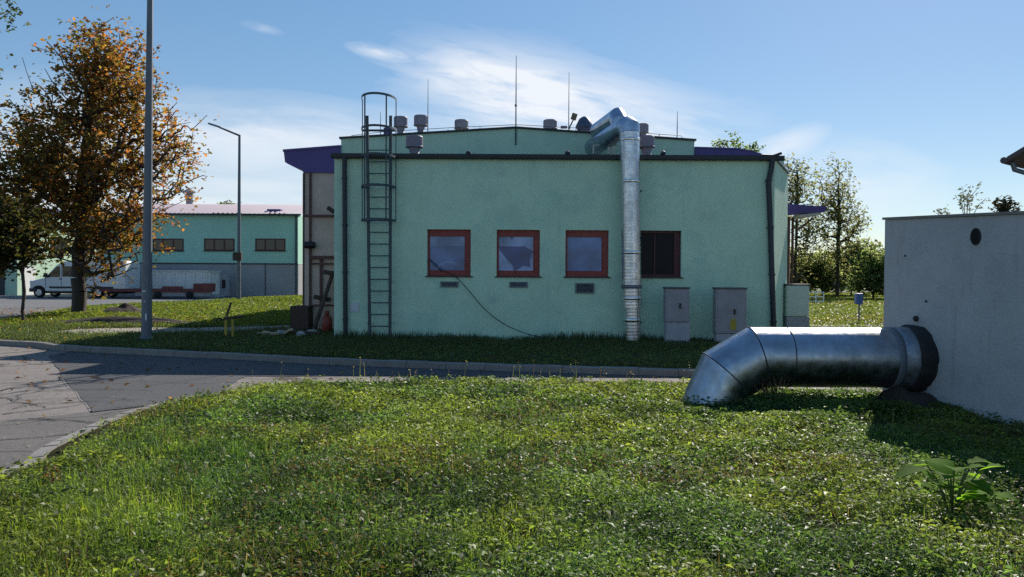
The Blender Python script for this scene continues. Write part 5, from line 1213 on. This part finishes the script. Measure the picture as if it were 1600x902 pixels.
def twiggy(name, label, base, n, h, rad, pal, seed, leaf=.03, cat='weed', lean=(0, 0), per=9):
    r2 = np.random.default_rng(seed); o = thing(name, label, cat, base); st_ = MB(); b = Vector(base); ps = []
    for i in range(n):
        d = Vector((r2.normal(0, 1), r2.normal(0, 1), 0))*rad*.6; e = b+d+Vector((lean[0], lean[1], h*r2.uniform(.55, 1))); s0 = b+d*.3; m_ = s0.lerp(e, .55)+Vector((r2.normal(0, .03), r2.normal(0, .03), .02))
        st_.tube([s0, m_, e], [.005, .004, .002], 4)
        for k_ in range(per): t = r2.uniform(.35, 1.02); q = (s0.lerp(m_, t/.55) if t < .55 else m_.lerp(e, (t-.55)/.45)); ps.append(tuple(q+Vector(r2.normal(0, leaf*.6, 3))))
    ps = np.array(ps); v_, q_ = leaves_geo(ps, leaf*r2.uniform(.6, 1.3, len(ps)), .1, r2, .3, .5)
    mesh_np('leaves', v_, q_, None, np.repeat(pick(pal, len(ps), r2), 4, 0), M['grey_leaf' if name == 'roof_weed' else 'leaf'], o); st_.build('stems', M['wood'], o); return o
BRN = [(0.07, 0.045, 0.03), (0.10, 0.06, 0.035), (0.05, 0.035, 0.025), (0.13, 0.09, 0.05)]
p = G(1168, 634); twiggy('dry_weed', 'dry brown weed bush in the crook of the silver elbow pipe', (p.x+.18, 9.45, 0), 26, .52, .20, BRN, 11, .035, per=16)
p = G(1135, 640); twiggy('dry_weed', 'low dry weed at the foot of the silver elbow pipe', (p.x+.05, 9.3, 0), 14, .22, .14, BRN+LEAFG, 12, .03)
p = G(1270, 715); twiggy('dry_weed', 'dead brown weed patch in the lawn below the silver pipe', (p.x, p.y, 0), 26, .16, .28, BRN, 13, .03, per=14)
p = G(910, 665); twiggy('dry_weed', 'small brown seed weed in the middle of the lawn', (p.x, p.y, 0), 12, .2, .12, BRN, 14, .025)
p = G(470, 614); twiggy('dry_weed', 'dark dock seed heads at the lawn edge by the road', (p.x, p.y, 0), 18, .26, .26, [(0.04, 0.03, 0.022), (0.05, 0.045, 0.025)], 15, .022)
p = G(340, 700); twiggy('dry_weed', 'reddish weed tuft in the lawn near the curved kerb', (p.x, p.y, 0), 30, .16, .30, BRN+LEAFG, 16, .03)
p = G(85, 775); twiggy('dry_weed', 'upright brown weed at the left end of the lawn', (p.x, p.y, 0), 10, .24, .10, [(0.12, 0.05, 0.03), (0.10, 0.12, 0.03)], 17, .03)
p = wall_pt(1486, 338)+n_*.2; zr_ = 2.36
GRY = [(0.22, 0.24, 0.16), (0.16, 0.19, 0.11), (0.26, 0.27, 0.2)]
twiggy('roof_weed', 'tall pale grey weed growing on the shed roof', (p.x, p.y, zr_), 7, .42, .16, GRY, 18, .05, per=16)
p = wall_pt(1453, 340)+n_*.2; twiggy('roof_weed', 'small pale sprig on the left of the shed roof', (p.x, p.y, zr_), 3, .20, .05, GRY, 19, .045, per=12)
p = wall_pt(1556, 336)+n_*.12; twiggy('roof_weed', 'dark spiky shrub on the shed roof by the brown upstand', (p.x, p.y, zr_-.04), 16, .19, .12, DG, 20, .05, per=20)
p = wall_pt(1592, 320)+n_*.35; twiggy('roof_weed', 'dark spiky shrub on top of the brown upstand', (p.x, p.y, 2.44), 14, .14, .12, DG, 22, .045, per=20)
